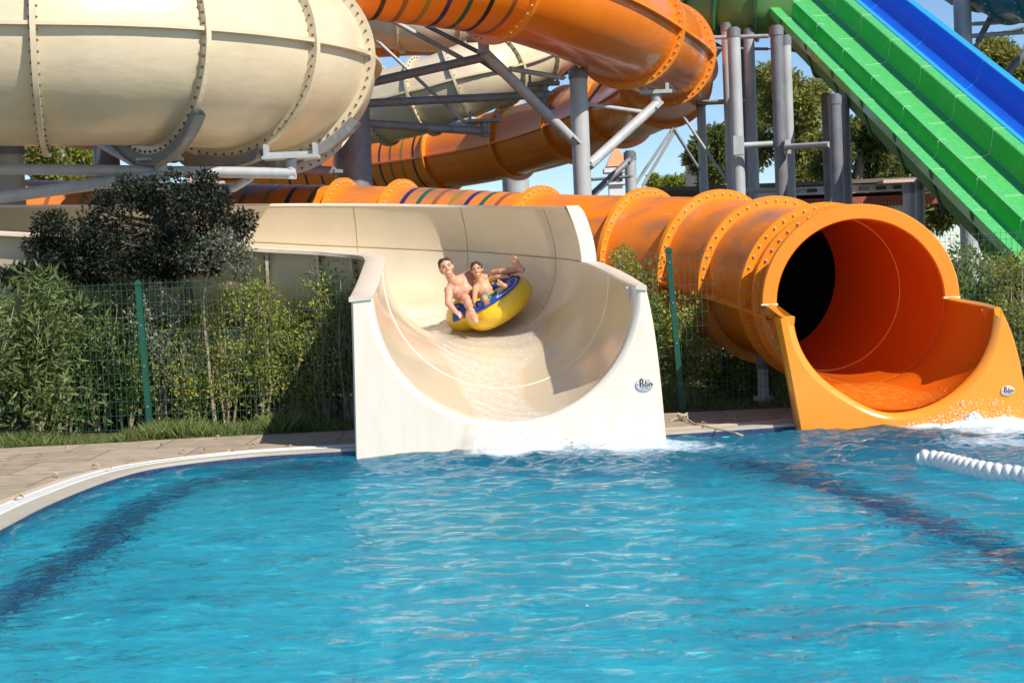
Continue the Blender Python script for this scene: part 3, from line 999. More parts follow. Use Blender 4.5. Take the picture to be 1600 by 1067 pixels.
def logo(root, px, py, Yq, w_, h_, tilt=0):
    c = U(px, py, Yq) + Vector((0, -.006, 0))
    lg = MB()
    n = 40
    rows = []
    for (rr_, oy) in ((1.0, .008), (1.0, -.004), (.955, -.010), (.0, -.010)):
        rows.append([c + Vector((math.cos(2 * math.pi * k / n) * w_ / 2 * rr_, oy, math.sin(2 * math.pi * k / n) * h_ / 2 * rr_)) for k in range(n)])
    lg.grid(rows, closed=True)
    po = part(lg, 'badge', M['plate'], root)

    def shape(kind, x, z, sx, sz, m=M['ink'], th=None):
        b_ = MB()
        y = -.012
        o_ = c + Vector((x * w_, y, z * h_))
        if kind == 'rect':
            b_.box(o_, (sx * w_ / 2, .0015, sz * h_ / 2))
        elif kind == 'arc':
            a0, a1 = th
            k_ = 18
            ri = .5
            A_ = []; B_ = []
            for q in range(k_ + 1):
                a = R(a0 + (a1 - a0) * q / k_)
                A_.append(o_ + Vector((math.cos(a) * sx * w_, 0, math.sin(a) * sz * h_)))
                B_.append(o_ + Vector((math.cos(a) * sx * w_ * ri, 0, math.sin(a) * sz * h_ * ri)))
            b_.grid([A_, B_])
            b_.grid([[p + Vector((0, -.002, 0)) for p in A_], [p + Vector((0, -.002, 0)) for p in B_]], flip=True)
        return b_
    ink = MB()

    def put(b_): ink.add(b_.v, b_.f)
    # P with a tall arched bowl, o, l, i, n
    put(shape('rect', -.255, .07, .07, .50))
    put(shape('arc', -.185, .22, .105, .20, th=(-95, 180)))
    put(shape('arc', -.085, -.075, .068, .115, th=(0, 360)))
    put(shape('rect', .045, .05, .042, .42)); put(shape('rect', .07, -.16, .07, .07))
    put(shape('rect', .16, -.06, .045, .22))
    put(shape('arc', .30, -.06, .085, .16, th=(0, 180))); put(shape('rect', .237, -.11, .04, .13)); put(shape('rect', .363, -.11, .04, .13))
    put(shape('arc', -.40, -.02, .028, .05, th=(0, 360))); put(shape('arc', .43, -.02, .028, .05, th=(0, 360)))
    put(shape('rect', .05, -.36, .50, .025))
    put(shape('rect', -.2, -.25, .2, .02)); put(shape('rect', .08, -.25, .2, .02)); put(shape('rect', .3, -.25, .14, .02))
    part(ink, 'lettering', M['ink'], po, smooth=False)
    pe = shape('arc', .17, .20, .10, .15, th=(0, 360))
    part(pe, 'emblem', M['ink_peach'], po, smooth=False)


logo(cream, 1007.5, 600, Yp, 28.5 / 168, 21.5 / 168)

# running water on the slide: a translucent rippled sheet down the middle
def flow_mat(name, tint, base, scale=9.0):
    m = bpy.data.materials.new(name); m.use_nodes = True
    t = m.node_tree; L = t.links.new
    p = t.nodes['Principled BSDF']
    p.inputs['Base Color'].default_value = (*tint, 1); p.inputs['Roughness'].default_value = .12
    p.inputs['Specular IOR Level'].default_value = .8
    tc = t.nodes.new('ShaderNodeTexCoord')
    n = t.nodes.new('ShaderNodeTexNoise'); n.inputs['Scale'].default_value = scale * 1.8; n.inputs['Detail'].default_value = 6; n.inputs['Distortion'].default_value = .5
    L(tc.outputs['Object'], n.inputs['Vector'])
    b = t.nodes.new('ShaderNodeBump'); b.inputs['Strength'].default_value = .6; b.inputs['Distance'].default_value = .006
    L(n.outputs[0], b.inputs['Height']); L(b.outputs[0], p.inputs['Normal'])
    tp = t.nodes.new('ShaderNodeBsdfTransparent'); tp.inputs[0].default_value = (*base, 1)
    n2 = t.nodes.new('ShaderNodeTexNoise'); n2.inputs['Scale'].default_value = scale; n2.inputs['Detail'].default_value = 8; n2.inputs['Roughness'].default_value = .7
    mr = t.nodes.new('ShaderNodeMapRange'); mr.inputs[1].default_value = .38; mr.inputs[2].default_value = .62; mr.inputs[3].default_value = .22; mr.inputs[4].default_value = .60
    L(tc.outputs['Object'], n2.inputs['Vector']); L(n2.outputs[0], mr.inputs[0])
    at = t.nodes.new('ShaderNodeAttribute'); at.attribute_name = 'edge'
    mu = t.nodes.new('ShaderNodeMath'); mu.operation = 'MULTIPLY'; L(mr.outputs[0], mu.inputs[0]); L(at.outputs['Fac'], mu.inputs[1])
    ms = t.nodes.new('ShaderNodeMixShader'); L(mu.outputs[0], ms.inputs[0]); L(tp.outputs[0], ms.inputs[1]); L(p.outputs[0], ms.inputs[2])
    L(ms.outputs[0], t.nodes['Material Output'].inputs[0])
    return m


M['flow'] = flow_mat('running_water', (0.93, 0.91, 0.85), (0.99, 0.98, 0.95), 17)
M['flow_o'] = flow_mat('running_water_orange', (0.93, 0.36, 0.04), (1.0, 0.85, 0.7), 18)


def flow_sheet(root, secs, m, name='running_water'):
    """secs: list of (L,R,zb,u0,u1)"""
    rows = []; ed = []
    NN = 48
    for j, (A_, B_, zb, u0, u1) in enumerate(secs):
        ps = usec(A_, B_, zb, n=NN, a0=u0, a1=u1)
        c = (Vector(A_) + Vector(B_)) / 2
        row = []
        for k, p in enumerate(ps):
            e_ = min(k, NN - k) / NN
            hgt = .009 + .003 * math.sin(j * .6 + k * .35)
            nrm = (Vector((c.x, c.y, c.z)) - p).normalized()
            row.append(p + nrm * max(.006, hgt))
            ed.append(min(1, e_ * 7))
        rows.append(row)
    mb = MB(); mb.grid(rows, flip=True)
    o = part(mb, name, m, root, angle=180)
    at = o.data.attributes.new('edge', 'FLOAT', 'POINT')
    at.data.foreach_set('value', np.array(ed, np.float32))
    return o


secs = []
nb_ = 7 * SUB
for i in range(0, nb_ * 3):
    x = i / 3
    k = int(x); a = x - k
    Lq = Lp[k] * (1 - a) + Lp[k + 1] * a; Rq = Rp[k] * (1 - a) + Rp[k + 1] * a
    zb = Bp[k] * (1 - a) + Bp[k + 1] * a
    f = x / SUB
    def itp(tab):
        for q in range(len(tab) - 1):
            if tab[q][0] <= f <= tab[q + 1][0]:
                w_ = (f - tab[q][0]) / (tab[q + 1][0] - tab[q][0])
                return tab[q][1] * (1 - w_) + tab[q + 1][1] * w_
        return tab[-1][1]
    secs.append((Lq, Rq, zb, itp([(0, .40), (.5, .40), (1.5, .36), (2.6, .30), (3.5, .22), (4.5, .2), (7, .22)]) + .006 * math.sin(x * .5),
                 itp([(0, .62), (.5, .585), (1.3, .56), (2.2, .60), (3, .72), (3.7, .82), (4.5, .84), (7, .7)]) + .006 * math.sin(x * .6 + 1)))
# lip of the cut-out in front
lip0 = (Vector((pl_in.x, Yp - .01, pl_in.z)), Vector((pr_in.x, Yp - .01, pr_in.z)), ccz - crr, .40, .63)
lipm = (Vector((pl_in.x, Yp - .10, pl_in.z - .12)), Vector((pr_in.x, Yp - .10, pr_in.z - .12)), ccz - crr - .13, .39, .64)
lipn = (Vector((pl_in.x, Yp - .2, pl_in.z - .3)), Vector((pr_in.x, Yp - .2, pr_in.z - .3)), ccz - crr - .36, .375, .65)
flow_sheet(cream, [lipn, lipm, lip0] + secs[2:], M['flow'])

# ------------------------------------------------------------------ ORANGE TUBE SLIDE
def oc(px, py_top, Y, fr_=1.0):
    p = U(px, py_top, Y)
    return (p.x, p.y, p.z - fr_)


octrl = [oc(1338, 321, 15.95), oc(1283, 316, 17.0), oc(1203, 306, 18.2), oc(1118, 296, 19.3), oc(1004, 293, 20.2), oc(838, 290, 21.3), oc(622, 280, 22.3), oc(400, 276, 22.9), oc(150, 272, 23.3), oc(-250, 262, 23.8)]
sts = []
cyc = ['s_brown', 's_green', 's_navy', 's_olive']
for q in range(7): sts.append((5.20 + q * 0.112, cyc[q % 4]))
for q in range(9): sts.append((6.55 + q * 0.155, cyc[(q + 1) % 4]))
for q in range(6): sts.append((7.85 + q * 0.15, cyc[(q + 2) % 4]))
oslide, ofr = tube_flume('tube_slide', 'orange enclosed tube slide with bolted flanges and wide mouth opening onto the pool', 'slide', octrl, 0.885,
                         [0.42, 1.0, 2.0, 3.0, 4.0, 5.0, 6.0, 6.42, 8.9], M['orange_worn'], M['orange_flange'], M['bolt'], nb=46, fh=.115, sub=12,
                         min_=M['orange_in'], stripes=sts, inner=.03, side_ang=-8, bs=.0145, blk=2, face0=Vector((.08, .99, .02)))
# mouth ring (wide flat face), seams inside
mf = ofr[0]
tt, sd, up = mf[1], mf[2], mf[3]
mfr = (mf[0], tt, sd, up)
mb = MB()
rows = []
NA = 60
A0, A1 = 0, 180
for (rr_, o_) in ((.855, .06), (.855, -.045), (.865, -.06), (1.0, -.06), (1.012, -.045), (1.012, .03), (.9, .03)):
    rows.append([mfr[0] + tt * o_ + sd * (rr_ * math.cos(R(A0 + (A1 - A0) * k / NA))) + up * (rr_ * math.sin(R(A0 + (A1 - A0) * k / NA))) for k in range(NA + 1)])
mb.grid(rows, flip=False)
part(mb, 'mouth_ring', M['orange_flange'], oslide, angle=40)
for st in (11,):
    mb = MB()
    q = ring_pts(ofr[st], .853, .853, 64)
    mb.tube(q + [q[0], q[1]], .0055, 5)
    part(mb, 'seam', M['seam_orange'], oslide)
# run-out
Yo = 14.8
bl = U(1252, 672, Yo); br_ = U(1612, 656, Yo)
cl_ = U(1242, 497, Yo); cr_ = U(1554, 483, Yo)
ocx = (cl_.x + cr_.x) / 2; ocz = (cl_.z + cr_.z) / 2; ocr = (cr_.x - cl_.x) / 2
mw_l = mfr[0] - sd * .858; mw_r = mfr[0] + sd * .858
if mw_l.x > mw_r.x: mw_l, mw_r = mw_r, mw_l
mz = mfr[0].z
NO = 16
oL = []; oR = []; oB = []
for k in range(NO + 1):
    u = k / NO
    s_ = u * u * (3 - 2 * u)
    a = Vector((ocx - ocr, Yo + .05, ocz)).lerp(mw_l, u); b = Vector((ocx + ocr, Yo + .05, ocz)).lerp(mw_r, u)
    a.x = (ocx - ocr) * (1 - s_) + mw_l.x * s_; b.x = (ocx + ocr) * (1 - s_) + mw_r.x * s_
    oL.append(a); oR.append(b); oB.append((ocz - ocr * .98) * (1 - s_) + (mz - .858) * s_)
def osec(i, off=0, n=40, a0=0., a1=1.):
    Lq, Rq = oL[i], oR[i]
    c = (Lq + Rq) / 2; e = (Rq - Lq).normalized(); hw = (Rq - Lq).length / 2; dp = c.z - oB[i]
    out = []
    for k in range(n + 1):
        ph = -math.pi / 2 + math.pi * (a0 + (a1 - a0) * k / n)
        out.append(c + e * (math.sin(ph) * (hw + off)) + Vector((0, 0, -math.cos(ph) * (dp + off))))
    return out


oin = [osec(i) for i in range(NO + 1)]
mb = MB(); mb.grid(oin, flip=True)
part(mb, 'runout_trough', M['orange_in'], oslide)
mb = MB(); mb.grid([osec(i, .045) for i in range(1, NO + 1)])
part(mb, 'runout_shell', M['orange_lip'], oslide)
# rim caps of the run-out wings
for (A_, B_, sg) in ((oL, oR, -1), (oR, oL, 1)):
    mb = MB(); rows = []
    for i in range(NO + 1):
        p = A_[i]; e = (A_[i] - B_[i]).normalized()
        if i == 0: p = p + Vector((0, -.045, 0))
        p = p + Vector((0, 0, .008))
        ww = .115 if sg < 0 else .065 + .06 * min(1, i / 8)
        rows.append([p + Vector((0, 0, -.06)) + e * .004, p + Vector((0, 0, .0)) - e * .002, p + e * ww * .15 + Vector((0, 0, .012)), p + e * ww * .8 + Vector((0, 0, .012)), p + e * ww + Vector((0, 0, .0)), p + e * ww + Vector((0, 0, -.10))])
    mb.grid(rows, closed=True)
    mb.add(rows[0], [(0, 1, 2, 3, 4, 5)])
    part(mb, 'wing_rim', M['orange_lip'], oslide, angle=50)
oin0 = osec(1)
def inner_o(ph):
    u = (ph + 90) / 180
    return osec(1, n=1, a0=u, a1=u)[0]


tlx = U(1216, 490, Yo).x; trx = U(1588, 478, Yo).x
front_panel(oslide, Yo, ocx, ocz, ocr, outl(bl.x, br_.x, -.06, ocz, ocx, ocz, tlx, trx, rnd=.14), M['orange_lip'], inner_o, depth=.25, lip=.07, lf=.07)
logo(oslide, 1574, 610, Yo, 21 / 161, 15.5 / 161)
for sg in (-1, 1):
    mb = MB(); q = mfr[0] + sd * (sg * .93) + tt * -.02 + up * .012; mb.box(q, (.085, .05, .008), Matrix((sd, tt, up)).transposed()); part(mb, 'caulk_joint', M['white'], oslide, smooth=False)
# bolted half flange on the left where run-out meets tube
fm_ = (mfr[0] + tt * .10, tt, sd, up)
flange(oslide, fm_, .885, .885, .13, .028, M['orange_flange'], 24, M['bolt'], a0=182, a1=358, bs=.022)
# water in the run-out
mb_secs = []
rows = []; ed = []
for j in range(0, 40):
    x = j / 39 * (NO)
    k = min(int(x), NO - 1); a = x - k
    A_ = osec(k, a0=.20 + .014 * k, a1=.72 - .01 * k, n=40); B_ = osec(k + 1, a0=.20 + .014 * (k + 1), a1=.72 - .01 * (k + 1), n=40)
    row = []
    for q in range(41):
        p = A_[q].lerp(B_[q], a)
        e_ = min(q, 40 - q) / 40
        row.append(p + Vector((0, 0, .011 + .003 * math.sin(q * .4 + j * .5))))
        ed.append(min(1, e_ * 8))
    rows.append(row)
mb = MB(); mb.grid(rows, flip=True)
fo = part(mb, 'running_water', M['flow_o'], oslide, angle=180)
fo.data.attributes.new('edge', 'FLOAT', 'POINT').data.foreach_set('value', np.array(ed, np.float32))

# ------------------------------------------------------------------ UPPER ORANGE TUBE (bend)
up_ctrl = [(300, -95, 20.5), (480, -78, 21.2), (640, -62, 21.8), (780, -38, 22.6), (900, 4, 24.0), (985, 50, 26.2), (1035, 85, 29), (1043, 122, 32), (1005, 150, 35), (940, 178, 37.2), (860, 207, 39),
           (760, 232, 40.5), (650, 250, 42), (540, 262, 43.3), (380, 275, 45)]
sts2 = [(1.62 + q * .205, ['s_black', 's_brown', 's_olive', 's_navy', 's_green'][q % 5]) for q in range(7)]
sts2 += [(11.75 + q * .165, ['s_black', 's_olive', 's_brown', 's_navy', 's_black'][q % 5]) for q in range(12)]
uo, ufr = tube_flume('tube_slide', 'glossy orange tube slide overhead sweeping round a full bend behind the grey columns', 'slide', [tuple(U(*q)) for q in up_ctrl], 0.885,
                     [3.0, 4.9, 6.0, 7.2, 8.6, 9.6, 10.6, 11.6], M['orange'], M['orange_flange'], M['bolt'], nb=44, fh=.12, sub=12, stripes=sts2, side=(1, -1), side_ang=-4)

# ------------------------------------------------------------------ BIG CREAM FLUME overhead
zc = 4.54
big = []
Rc = 3.37
th0 = R(14)
xs0, ys0 = -5.45, 17.95
cxm, cym = xs0 - Rc * math.sin(th0), ys0 + Rc * math.cos(th0)
big.append((xs0 - 6.2, ys0 - .5, zc + .25)); big.append((xs0 - 3.0, ys0 - .45, zc + .1))
for a in (14, 30, 46, 62):
    big.append((cxm + Rc * math.sin(R(a)), cym - Rc * math.cos(R(a)), zc))
q_ = (cxm + (Rc - 1.7) * math.sin(R(64)), cym - (Rc - 1.7) * math.cos(R(64)))
for a in (84, 108, 132, 156):
    big.append((q_[0] + 1.7 * math.sin(R(a)), q_[1] - 1.7 * math.cos(R(a)), zc - (a - 80) * .003))
bfl, bfr = tube_flume('flume', 'very large cream closed flume crossing overhead at upper left on steel cradles', 'flume', big, 1.40, [2.12, 3.46, 4.69, 5.72, 7.6], M['cream'], M['cream'], M['bolt_rust'],
                      nb=64, fh=.13, sub=12, rv=1.17, side=(1, -1), side_ang=0, seg=72, bs=.016)
# steel cradle straps under two of the flanges
for st, a0, a1 in ((3.46, 225, 318), (5.72, 235, 322), (4.69, 250, 290)):
    f = bfr[int(round(st * 12))]
    mb = MB(); rows = []
    for (dr, o_) in ((.10, -.045), (.24, -.045), (.24, -.07), (.24, .07), (.135, .07), (.10, .04)):
        rows.append([f[0] + f[1] * o_ + f[2] * ((1.40 + dr) * math.cos(R(a0 + (a1 - a0) * k / 24))) + f[3] * ((1.17 + dr) * math.sin(R(a0 + (a1 - a0) * k / 24))) for k in range(25)])
    mb.grid(rows); mb.grid(rows[::-1])
    part(mb, 'cradle', M['steel'], bfl, angle=30)

# smaller cream flume below/behind the big one
tube_flume('flume', 'narrow cream flume tucked under the large overhead flume at left', 'flume', [tuple(U(*q)) for q in [(60, 180, 23), (200, 196, 22.5), (340, 205, 22.2), (460, 200, 22.8), (540, 185, 24)]], .42,
           [1.5, 2.2, 3.1], M['cream'], M['cream'], M['bolt_rust'], nb=26, fh=.07, rv=.42, seg=40)
# far cream flume seen between the columns
tube_flume('flume', 'cream flume winding across the middle distance beneath the orange bend', 'flume', [tuple(U(*q)) for q in [(430, 178, 36), (520, 172, 35), (600, 166, 34.5), (680, 146, 34), (750, 118, 34), (815, 88, 35), (870, 55, 36.5), (930, 10, 38)]], .92,
           [2.0, 2.75, 3.5, 4.3, 5.0, 5.8], M['cream'], M['cream'], M['bolt_rust'], nb=36, fh=.10, rv=.80, seg=44)
tube_flume('tube_slide', 'distant orange tube glimpsed above the far cream flume', 'slide', [tuple(U(*q)) for q in [(520, 62, 48), (590, 58, 47), (660, 55, 47), (730, 60, 48)]], .62,
           [1.4], M['orange'], M['orange_flange'], M['bolt'], nb=20, fh=.08, seg=32)
tube_flume('flume', 'distant cream flume high behind the orange tube at top', 'flume', [tuple(U(*q)) for q in [(540, 20, 44), (610, 28, 43), (690, 32, 43), (790, 10, 44)]], .85,
           [1.3, 2.1], M['cream'], M['cream'], M['bolt_rust'], nb=24, fh=.09, seg=32)

# ------------------------------------------------------------------ GREEN + BLUE RACER SLIDES
dvec = (ROT @ Vector(((404 - 800) / FPX, -(-792 - 533.5) / FPX, -1)))
dvec = dvec / dvec.y
P0 = U(1590, 400, 20.0)
def rail(off, z, s_): return P0 + dvec * s_ + Vector((off, 0, z))


def racer(name, label, prof, mats_, x0_, s0, s1, rim_idx, under):
    root = thing(name, label, 'slide', tuple(rail(x0_, -.3, s0)))
    for (seg_, mk, nm) in prof:
        rows = []
        NS = 30
        for k in range(NS + 1):
            s_ = s0 + (s1 - s0) * k / NS
            rows.append([rail(x0_ + x, z, s_) for x, z in seg_])
        mb = MB(); mb.grid(rows)
        part(mb, nm, M[mk], root, angle=35)
    return root


W1 = 1.7
fl = -.42
gprof = [([(-.03, -.15), (-.03, .015), (.15, .015), (.165, 0)], 'green_wet', 'left_rim'),
         ([(.165, 0), (.18, -.24), (.21, -.37), (.26, -.41)], 'green', 'side_wall'),
         ([(.26, -.41), (.40, -.42), (.54, -.41)], 'green_wet', 'lane_floor'),
         ([(.54, -.41), (.60, -.37), (.63, -.28), (.645, -.15), (.66, -.12)], 'green', 'divider_wall'),
         ([(.66, -.12), (.76, -.12)], 'green_wet', 'divider_top'),
         ([(.76, -.12), (.775, -.15), (.79, -.28), (.82, -.37), (.88, -.41)], 'green', 'divider_wall'),
         ([(.88, -.41), (1.1, -.42), (1.34, -.41)], 'green_wet', 'lane_floor'),
         ([(1.34, -.41), (1.42, -.37), (1.46, -.28), (1.50, 0)], 'green', 'side_wall'),
         ([(1.50, 0), (1.515, .015), (1.68, .015), (1.69, -.05)], 'green_wet', 'right_rim'),
         ([(.0, -.15), (.04, -.30), (.10, -.48), (.3, -.53), (1.4, -.53), (1.6, -.40), (1.66, -.05)], 'green_under', 'underside')]
green = racer('racer_slide', 'bright green two-lane racing slide descending steeply at the right edge', gprof, None, 0, -9, 17.5, None, None)
bprof = [([(-.0, -.05), (.0, .02), (.08, .02), (.10, 0)], 'blue_rim', 'left_rim'),
         ([(.10, 0), (.13, -.16), (.20, -.34), (.32, -.46), (.5, -.5), (.68, -.46), (.82, -.34), (.90, -.16), (.94, 0)], 'blue', 'trough'),
         ([(.94, 0), (.95, .02), (1.08, .02), (1.08, -.12)], 'blue_rim', 'right_rim'),
         ([(0, -.05), (.06, -.3), (.3, -.55), (.7, -.55), (1.0, -.3), (1.08, -.12)], 'blue', 'underside')]
blue = racer('racer_slide', 'deep blue single-lane slide running down beside the green one', bprof, None, 1.70, -9, 19, None, None)
# joints across lanes and brackets under the green slide
for i, s_ in enumerate(np.arange(-8, 17, 1.32)):
    mb = MB()
    pts = [rail(x, z + .006, s_) for sgm, mk, nm in gprof[:9] for x, z in sgm]
    mb.tube(pts, .006, 5)
    part(mb, 'joint', M['seam_pale'], green)
    mb = MB()
    pr = [(-.045, .0), (-.02, -.19), (.03, -.34), (.1, -.58), (.3, -.64), (1.4, -.64), (1.64, -.45), (1.69, -.1)]
    A_ = [rail(x, z, s_ - .05) for x, z in pr]; B_ = [rail(x, z, s_ + .05) for x, z in pr]
    ins = [rail(x * .97 + .03, z * .86, s_ - .05) for x, z in pr]
    mb.grid([ins, A_, B_])
    mb.grid([B_, [rail(x * .97 + .03, z * .86, s_ + .05) for x, z in pr]])
    part(mb, 'joint_flange', M['green_dark'], green)
for i, s_ in enumerate(np.arange(-8, 18, 2.1)):
    mb = MB()
    mb.tube([rail(1.7 + x, z + .006, s_) for x, z in bprof[1][0]], .006, 5)
    part(mb, 'joint', M['blue_rim'], blue)
# flatter upper end of a green lane turning off at top left
tg = thing('racer_slide', 'upper green trough bending away at the top beside the orange bend', 'slide', tuple(U(1150, 10, 27)))
cp = [tuple(U(*q)) for q in [(1040, -60, 33), (1085, -24, 32), (1125, -10, 31), (1175, -6, 30.5), (1235, -4, 30.4)]]
pt = catmull(cp, 10); frr = frames(pt)
BX = [(-.62, .02), (-.60, -.35), (-.52, -.58), (-.36, -.68), (0, -.70), (.36, -.68), (.52, -.58), (.60, -.35), (.62, .02)]
def tsec(f, o_):
    return [f[0] + f[2] * (x * (1 + o_ * 1.6)) + f[3] * (z * (1 + o_ * 1.5) if z < 0 else z) for x, z in BX]
mb = MB(); mb.grid([tsec(f, 0) for f in frr], flip=True); part(mb, 'trough', M['green'], tg)
mb = MB(); mb.grid([tsec(f, .03) for f in frr]); part(mb, 'underside', M['green_under'], tg)
for k in range(4, 38, 7):
    mb = MB(); A_ = tsec(frr[k], .04); B_ = tsec(frr[k], .15); t_ = frr[k][1] * .03
    mb.grid([[p - t_ for p in A_], [p - t_ for p in B_], [p + t_ for p in B_], [p + t_ for p in A_]])
    part(mb, 'joint_flange', M['green_dark'], tg)
# teal tube, top right corner
tube_flume('tube_slide', 'dark teal enclosed tube cutting the top right corner', 'slide', [tuple(U(*q)) for q in [(1500, -75, 31), (1560, -25, 30), (1620, -18, 29), (1720, -30, 28)]], .62,
           [.8, 1.4, 2.0], M['teal'], M['teal'], M['bolt'], nb=20, fh=.08, seg=40)

# ------------------------------------------------------------------ STEEL
def column(px, top, Y, w_px, m='steel', label='', capd=True, gnd=0.0, extra=None, group=None, bot=None):
    p = U(px, top, Y)
    r_ = w_px / 2 * Y / FPX
    root = thing('support_column', label, 'column', (p.x, p.y, gnd), group)
    mb = MB(); mb.cyl((p.x, p.y, gnd), (p.x, p.y, p.z), r_, n=28)
    part(mb, 'shaft', M[m], root)
    mb = MB(); mb.cyl((p.x, p.y, p.z - .12), (p.x, p.y, p.z + .02), r_ * 1.09, n=28); mb.cyl((p.x, p.y, p.z + .02), (p.x, p.y, p.z + .05), r_ * .8, n=20)
    part(mb, 'cap_collar', M['steel_dark'], root)
    mb = MB(); mb.cyl((p.x, p.y, gnd + .08), (p.x, p.y, gnd + .13), r_ * 1.9, n=20)
    part(mb, 'base_plate', M[m], root)
    return root


def arm(root, a, b, r_, m='steel', name='brace', ends=True):
    mb = MB(); mb.cyl(a, b, r_, n=18)
    o = part(mb, name, M[m], root)
    if ends:
        a = Vector(a); b = Vector(b); d = (b - a).normalized()
        for e, s_ in ((a, 1), (b, -1)):
            mb = MB()
            rot = d.to_track_quat('Z', 'Y').to_matrix()
            mb.box(e + d * s_ * r_ * .6, (r_ * 1.35, r_ * .25, r_ * 1.2), rot)
            part(mb, 'lug', M[m], o, smooth=False)
    return o


c1 = column(903, 112, 25, 28, label='tall grey steel column with braces just right of centre behind the orange tube')
arm(c1, U(756, 82, 23.6), U(898, 222, 24.8), .085)
arm(c1, U(921, 258, 25), U(1026, 163, 26.2), .085)
arm(c1, U(797, 108, 23.8), U(880, 122, 24.8), .04)
arm(c1, U(917, 163, 25), U(1003, 175, 26), .033)
mb = MB()
for q in ((756, 82, 23.6), (1026, 163, 26.2)):
    pp = U(*q); mb.cyl(pp, pp + Vector((0, 0, .17)), .085, n=16); mb.box(pp + Vector((0, 0, .2)), (.26, .12, .03)); mb.box(pp + Vector((-.18, 0, .27)), (.03, .10, .07)); mb.box(pp + Vector((.18, 0, .27)), (.03, .10, .07)); part(mb, 'saddle_bracket', M['steel'], c1, smooth=False); mb = MB()
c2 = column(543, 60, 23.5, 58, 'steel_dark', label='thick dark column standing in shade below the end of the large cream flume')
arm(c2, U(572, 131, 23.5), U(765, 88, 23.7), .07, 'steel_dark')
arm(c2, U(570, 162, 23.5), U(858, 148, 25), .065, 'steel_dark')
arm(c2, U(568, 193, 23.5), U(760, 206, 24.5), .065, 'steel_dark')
mb = MB()
for q in ((757, 206, 24.5), (850, 148, 25)):
    pp = U(*q); mb.cyl(pp - Vector((0, 0, .08)), pp + Vector((0, 0, .14)), .07, n=14); mb.box(pp + Vector((0, 0, .17)), (.26, .12, .025)); mb.box(pp + Vector((-.22, 0, .24)), (.02, .1, .07)); mb.box(pp + Vector((.22, 0, .24)), (.02, .1, .07)); part(mb, 'saddle_bracket', M['steel_dark'], c2, smooth=False); mb = MB()


def beam(label, pts, r_, m='steel', name='steel_beam'):
    a, b = [U(*q) for q in pts]
    root = thing(name, label, 'beam', tuple((a + b) / 2), 'steel bracing tubes among the flumes')
    mb = MB(); mb.cyl(a, b, r_, n=16); part(mb, 'pipe', M[m], root)
    d = (b - a).normalized(); rot = d.to_track_quat('Z', 'Y').to_matrix()
    for e in (a, b):
        mb = MB(); mb.box(e, (r_ * 1.5, r_ * .35, r_ * 1.6), rot); part(mb, 'end_plate', M[m], root, smooth=False)
    return root


beam('thin pale tube slanting down right of the large cream flume', ((592, 67, 24.5), (732, 197, 24.6)), .028)
beam('thin grey tube falling toward the cream flume from the top orange tube', ((612, 32, 24), (722, 92, 24)), .038)
beam('short dark tube slanting between orange tube and cream flume', ((665, 40, 24), (752, 84, 23.8)), .035, 'steel_dark')
beam('dark tube slanting down behind the long pale brace', ((752, 96, 24.2), (860, 168, 25.5)), .035, 'steel_dark')
beam('paired thin dark strut right of the tall centre column', ((918, 160, 27), (965, 98, 27)), .025, 'steel_dark')
beam('dark diagonal stay under the far orange bend', ((928, 302, 27), (984, 250, 27.5)), .06, 'steel_dark')
beam('left of the two pale stays crossing the blue sky', ((989, 294, 30), (1050, 203, 30)), .03)
beam('right of the two pale stays crossing the blue sky', ((1004, 291, 30), (1056, 203, 30)), .03)
beam('dark stay dropping right from the pale pair against the sky', ((1054, 204, 30), (1092, 264, 30)), .03, 'steel_dark')
beam('long pale stay running down to the foot of the right columns', ((1070, 186, 30), (1142, 292, 30)), .028)
beam('thin dark pipe joining two columns under the far orange bend', ((922, 281, 27.5), (985, 276, 27.5)), .028, 'steel_dark')
beam('pale tube in shade below the far cream flume', ((690, 200, 34), (740, 190, 33)), .1)
# left heavy beams
lb = thing('steel_beam', 'long horizontal galvanised pipe under the large flume at left', 'beam', tuple(U(230, 271, 18.4)))
mb = MB(); mb.cyl(U(-160, 262, 18.4), U(462, 271, 18.9), .068, n=24); part(mb, 'pipe', M['steel'], lb)
q = U(455, 276, 18.9); mb = MB(); mb.cyl(q - Vector((0, 0, .03)), U(455, 250, 18.9), .065, n=20); part(mb, 'stub', M['steel'], lb)
mb = MB(); q = U(455, 246, 18.9); mb.box(q, (.34, .14, .02)); mb.box(q + Vector((-.3, 0, .08)), (.02, .12, .08)); mb.box(q + Vector((.3, 0, .08)), (.02, .12, .08)); mb.box(q + Vector((0, 0, .045)), (.3, .05, .02))
part(mb, 'saddle_bracket', M['steel'], lb, smooth=False)
lb2 = thing('steel_beam', 'lower galvanised pipe slanting up to the first cradle at left', 'beam', tuple(U(120, 295, 18.5)))
mb = MB(); mb.cyl(U(-160, 330, 18.2), U(252, 274, 18.7), .075, n=24); part(mb, 'pipe', M['steel'], lb2)
mb = MB(); mb.cyl(U(254, 283, 18.7), U(250, 252, 18.7), .085, .078, n=20); part(mb, 'stub', M['steel'], lb2)
mb = MB(); q = U(250, 249, 18.7); mb.box(q, (.26, .14, .016)); mb.box(q + Vector((.12, 0, .06)), (.12, .1, .035)); mb.box(q + Vector((.2, -.02, .14)), (.05, .02, .09), Matrix.Rotation(.5, 3, 'Y')); mb.cyl(q + Vector((.2, -.06, .15)), q + Vector((.2, .04, .15)), .02, n=8)
part(mb, 'saddle_bracket', M['steel'], lb2, smooth=False)
beam('slanting tube from the far leg to the pale cradle under the big flume', ((150, 222, 20.5), (215, 258, 19)), .05)
beam('dark tube sloping under the narrow cream flume', ((360, 232, 20.5), (412, 260, 20)), .045, 'steel_dark')
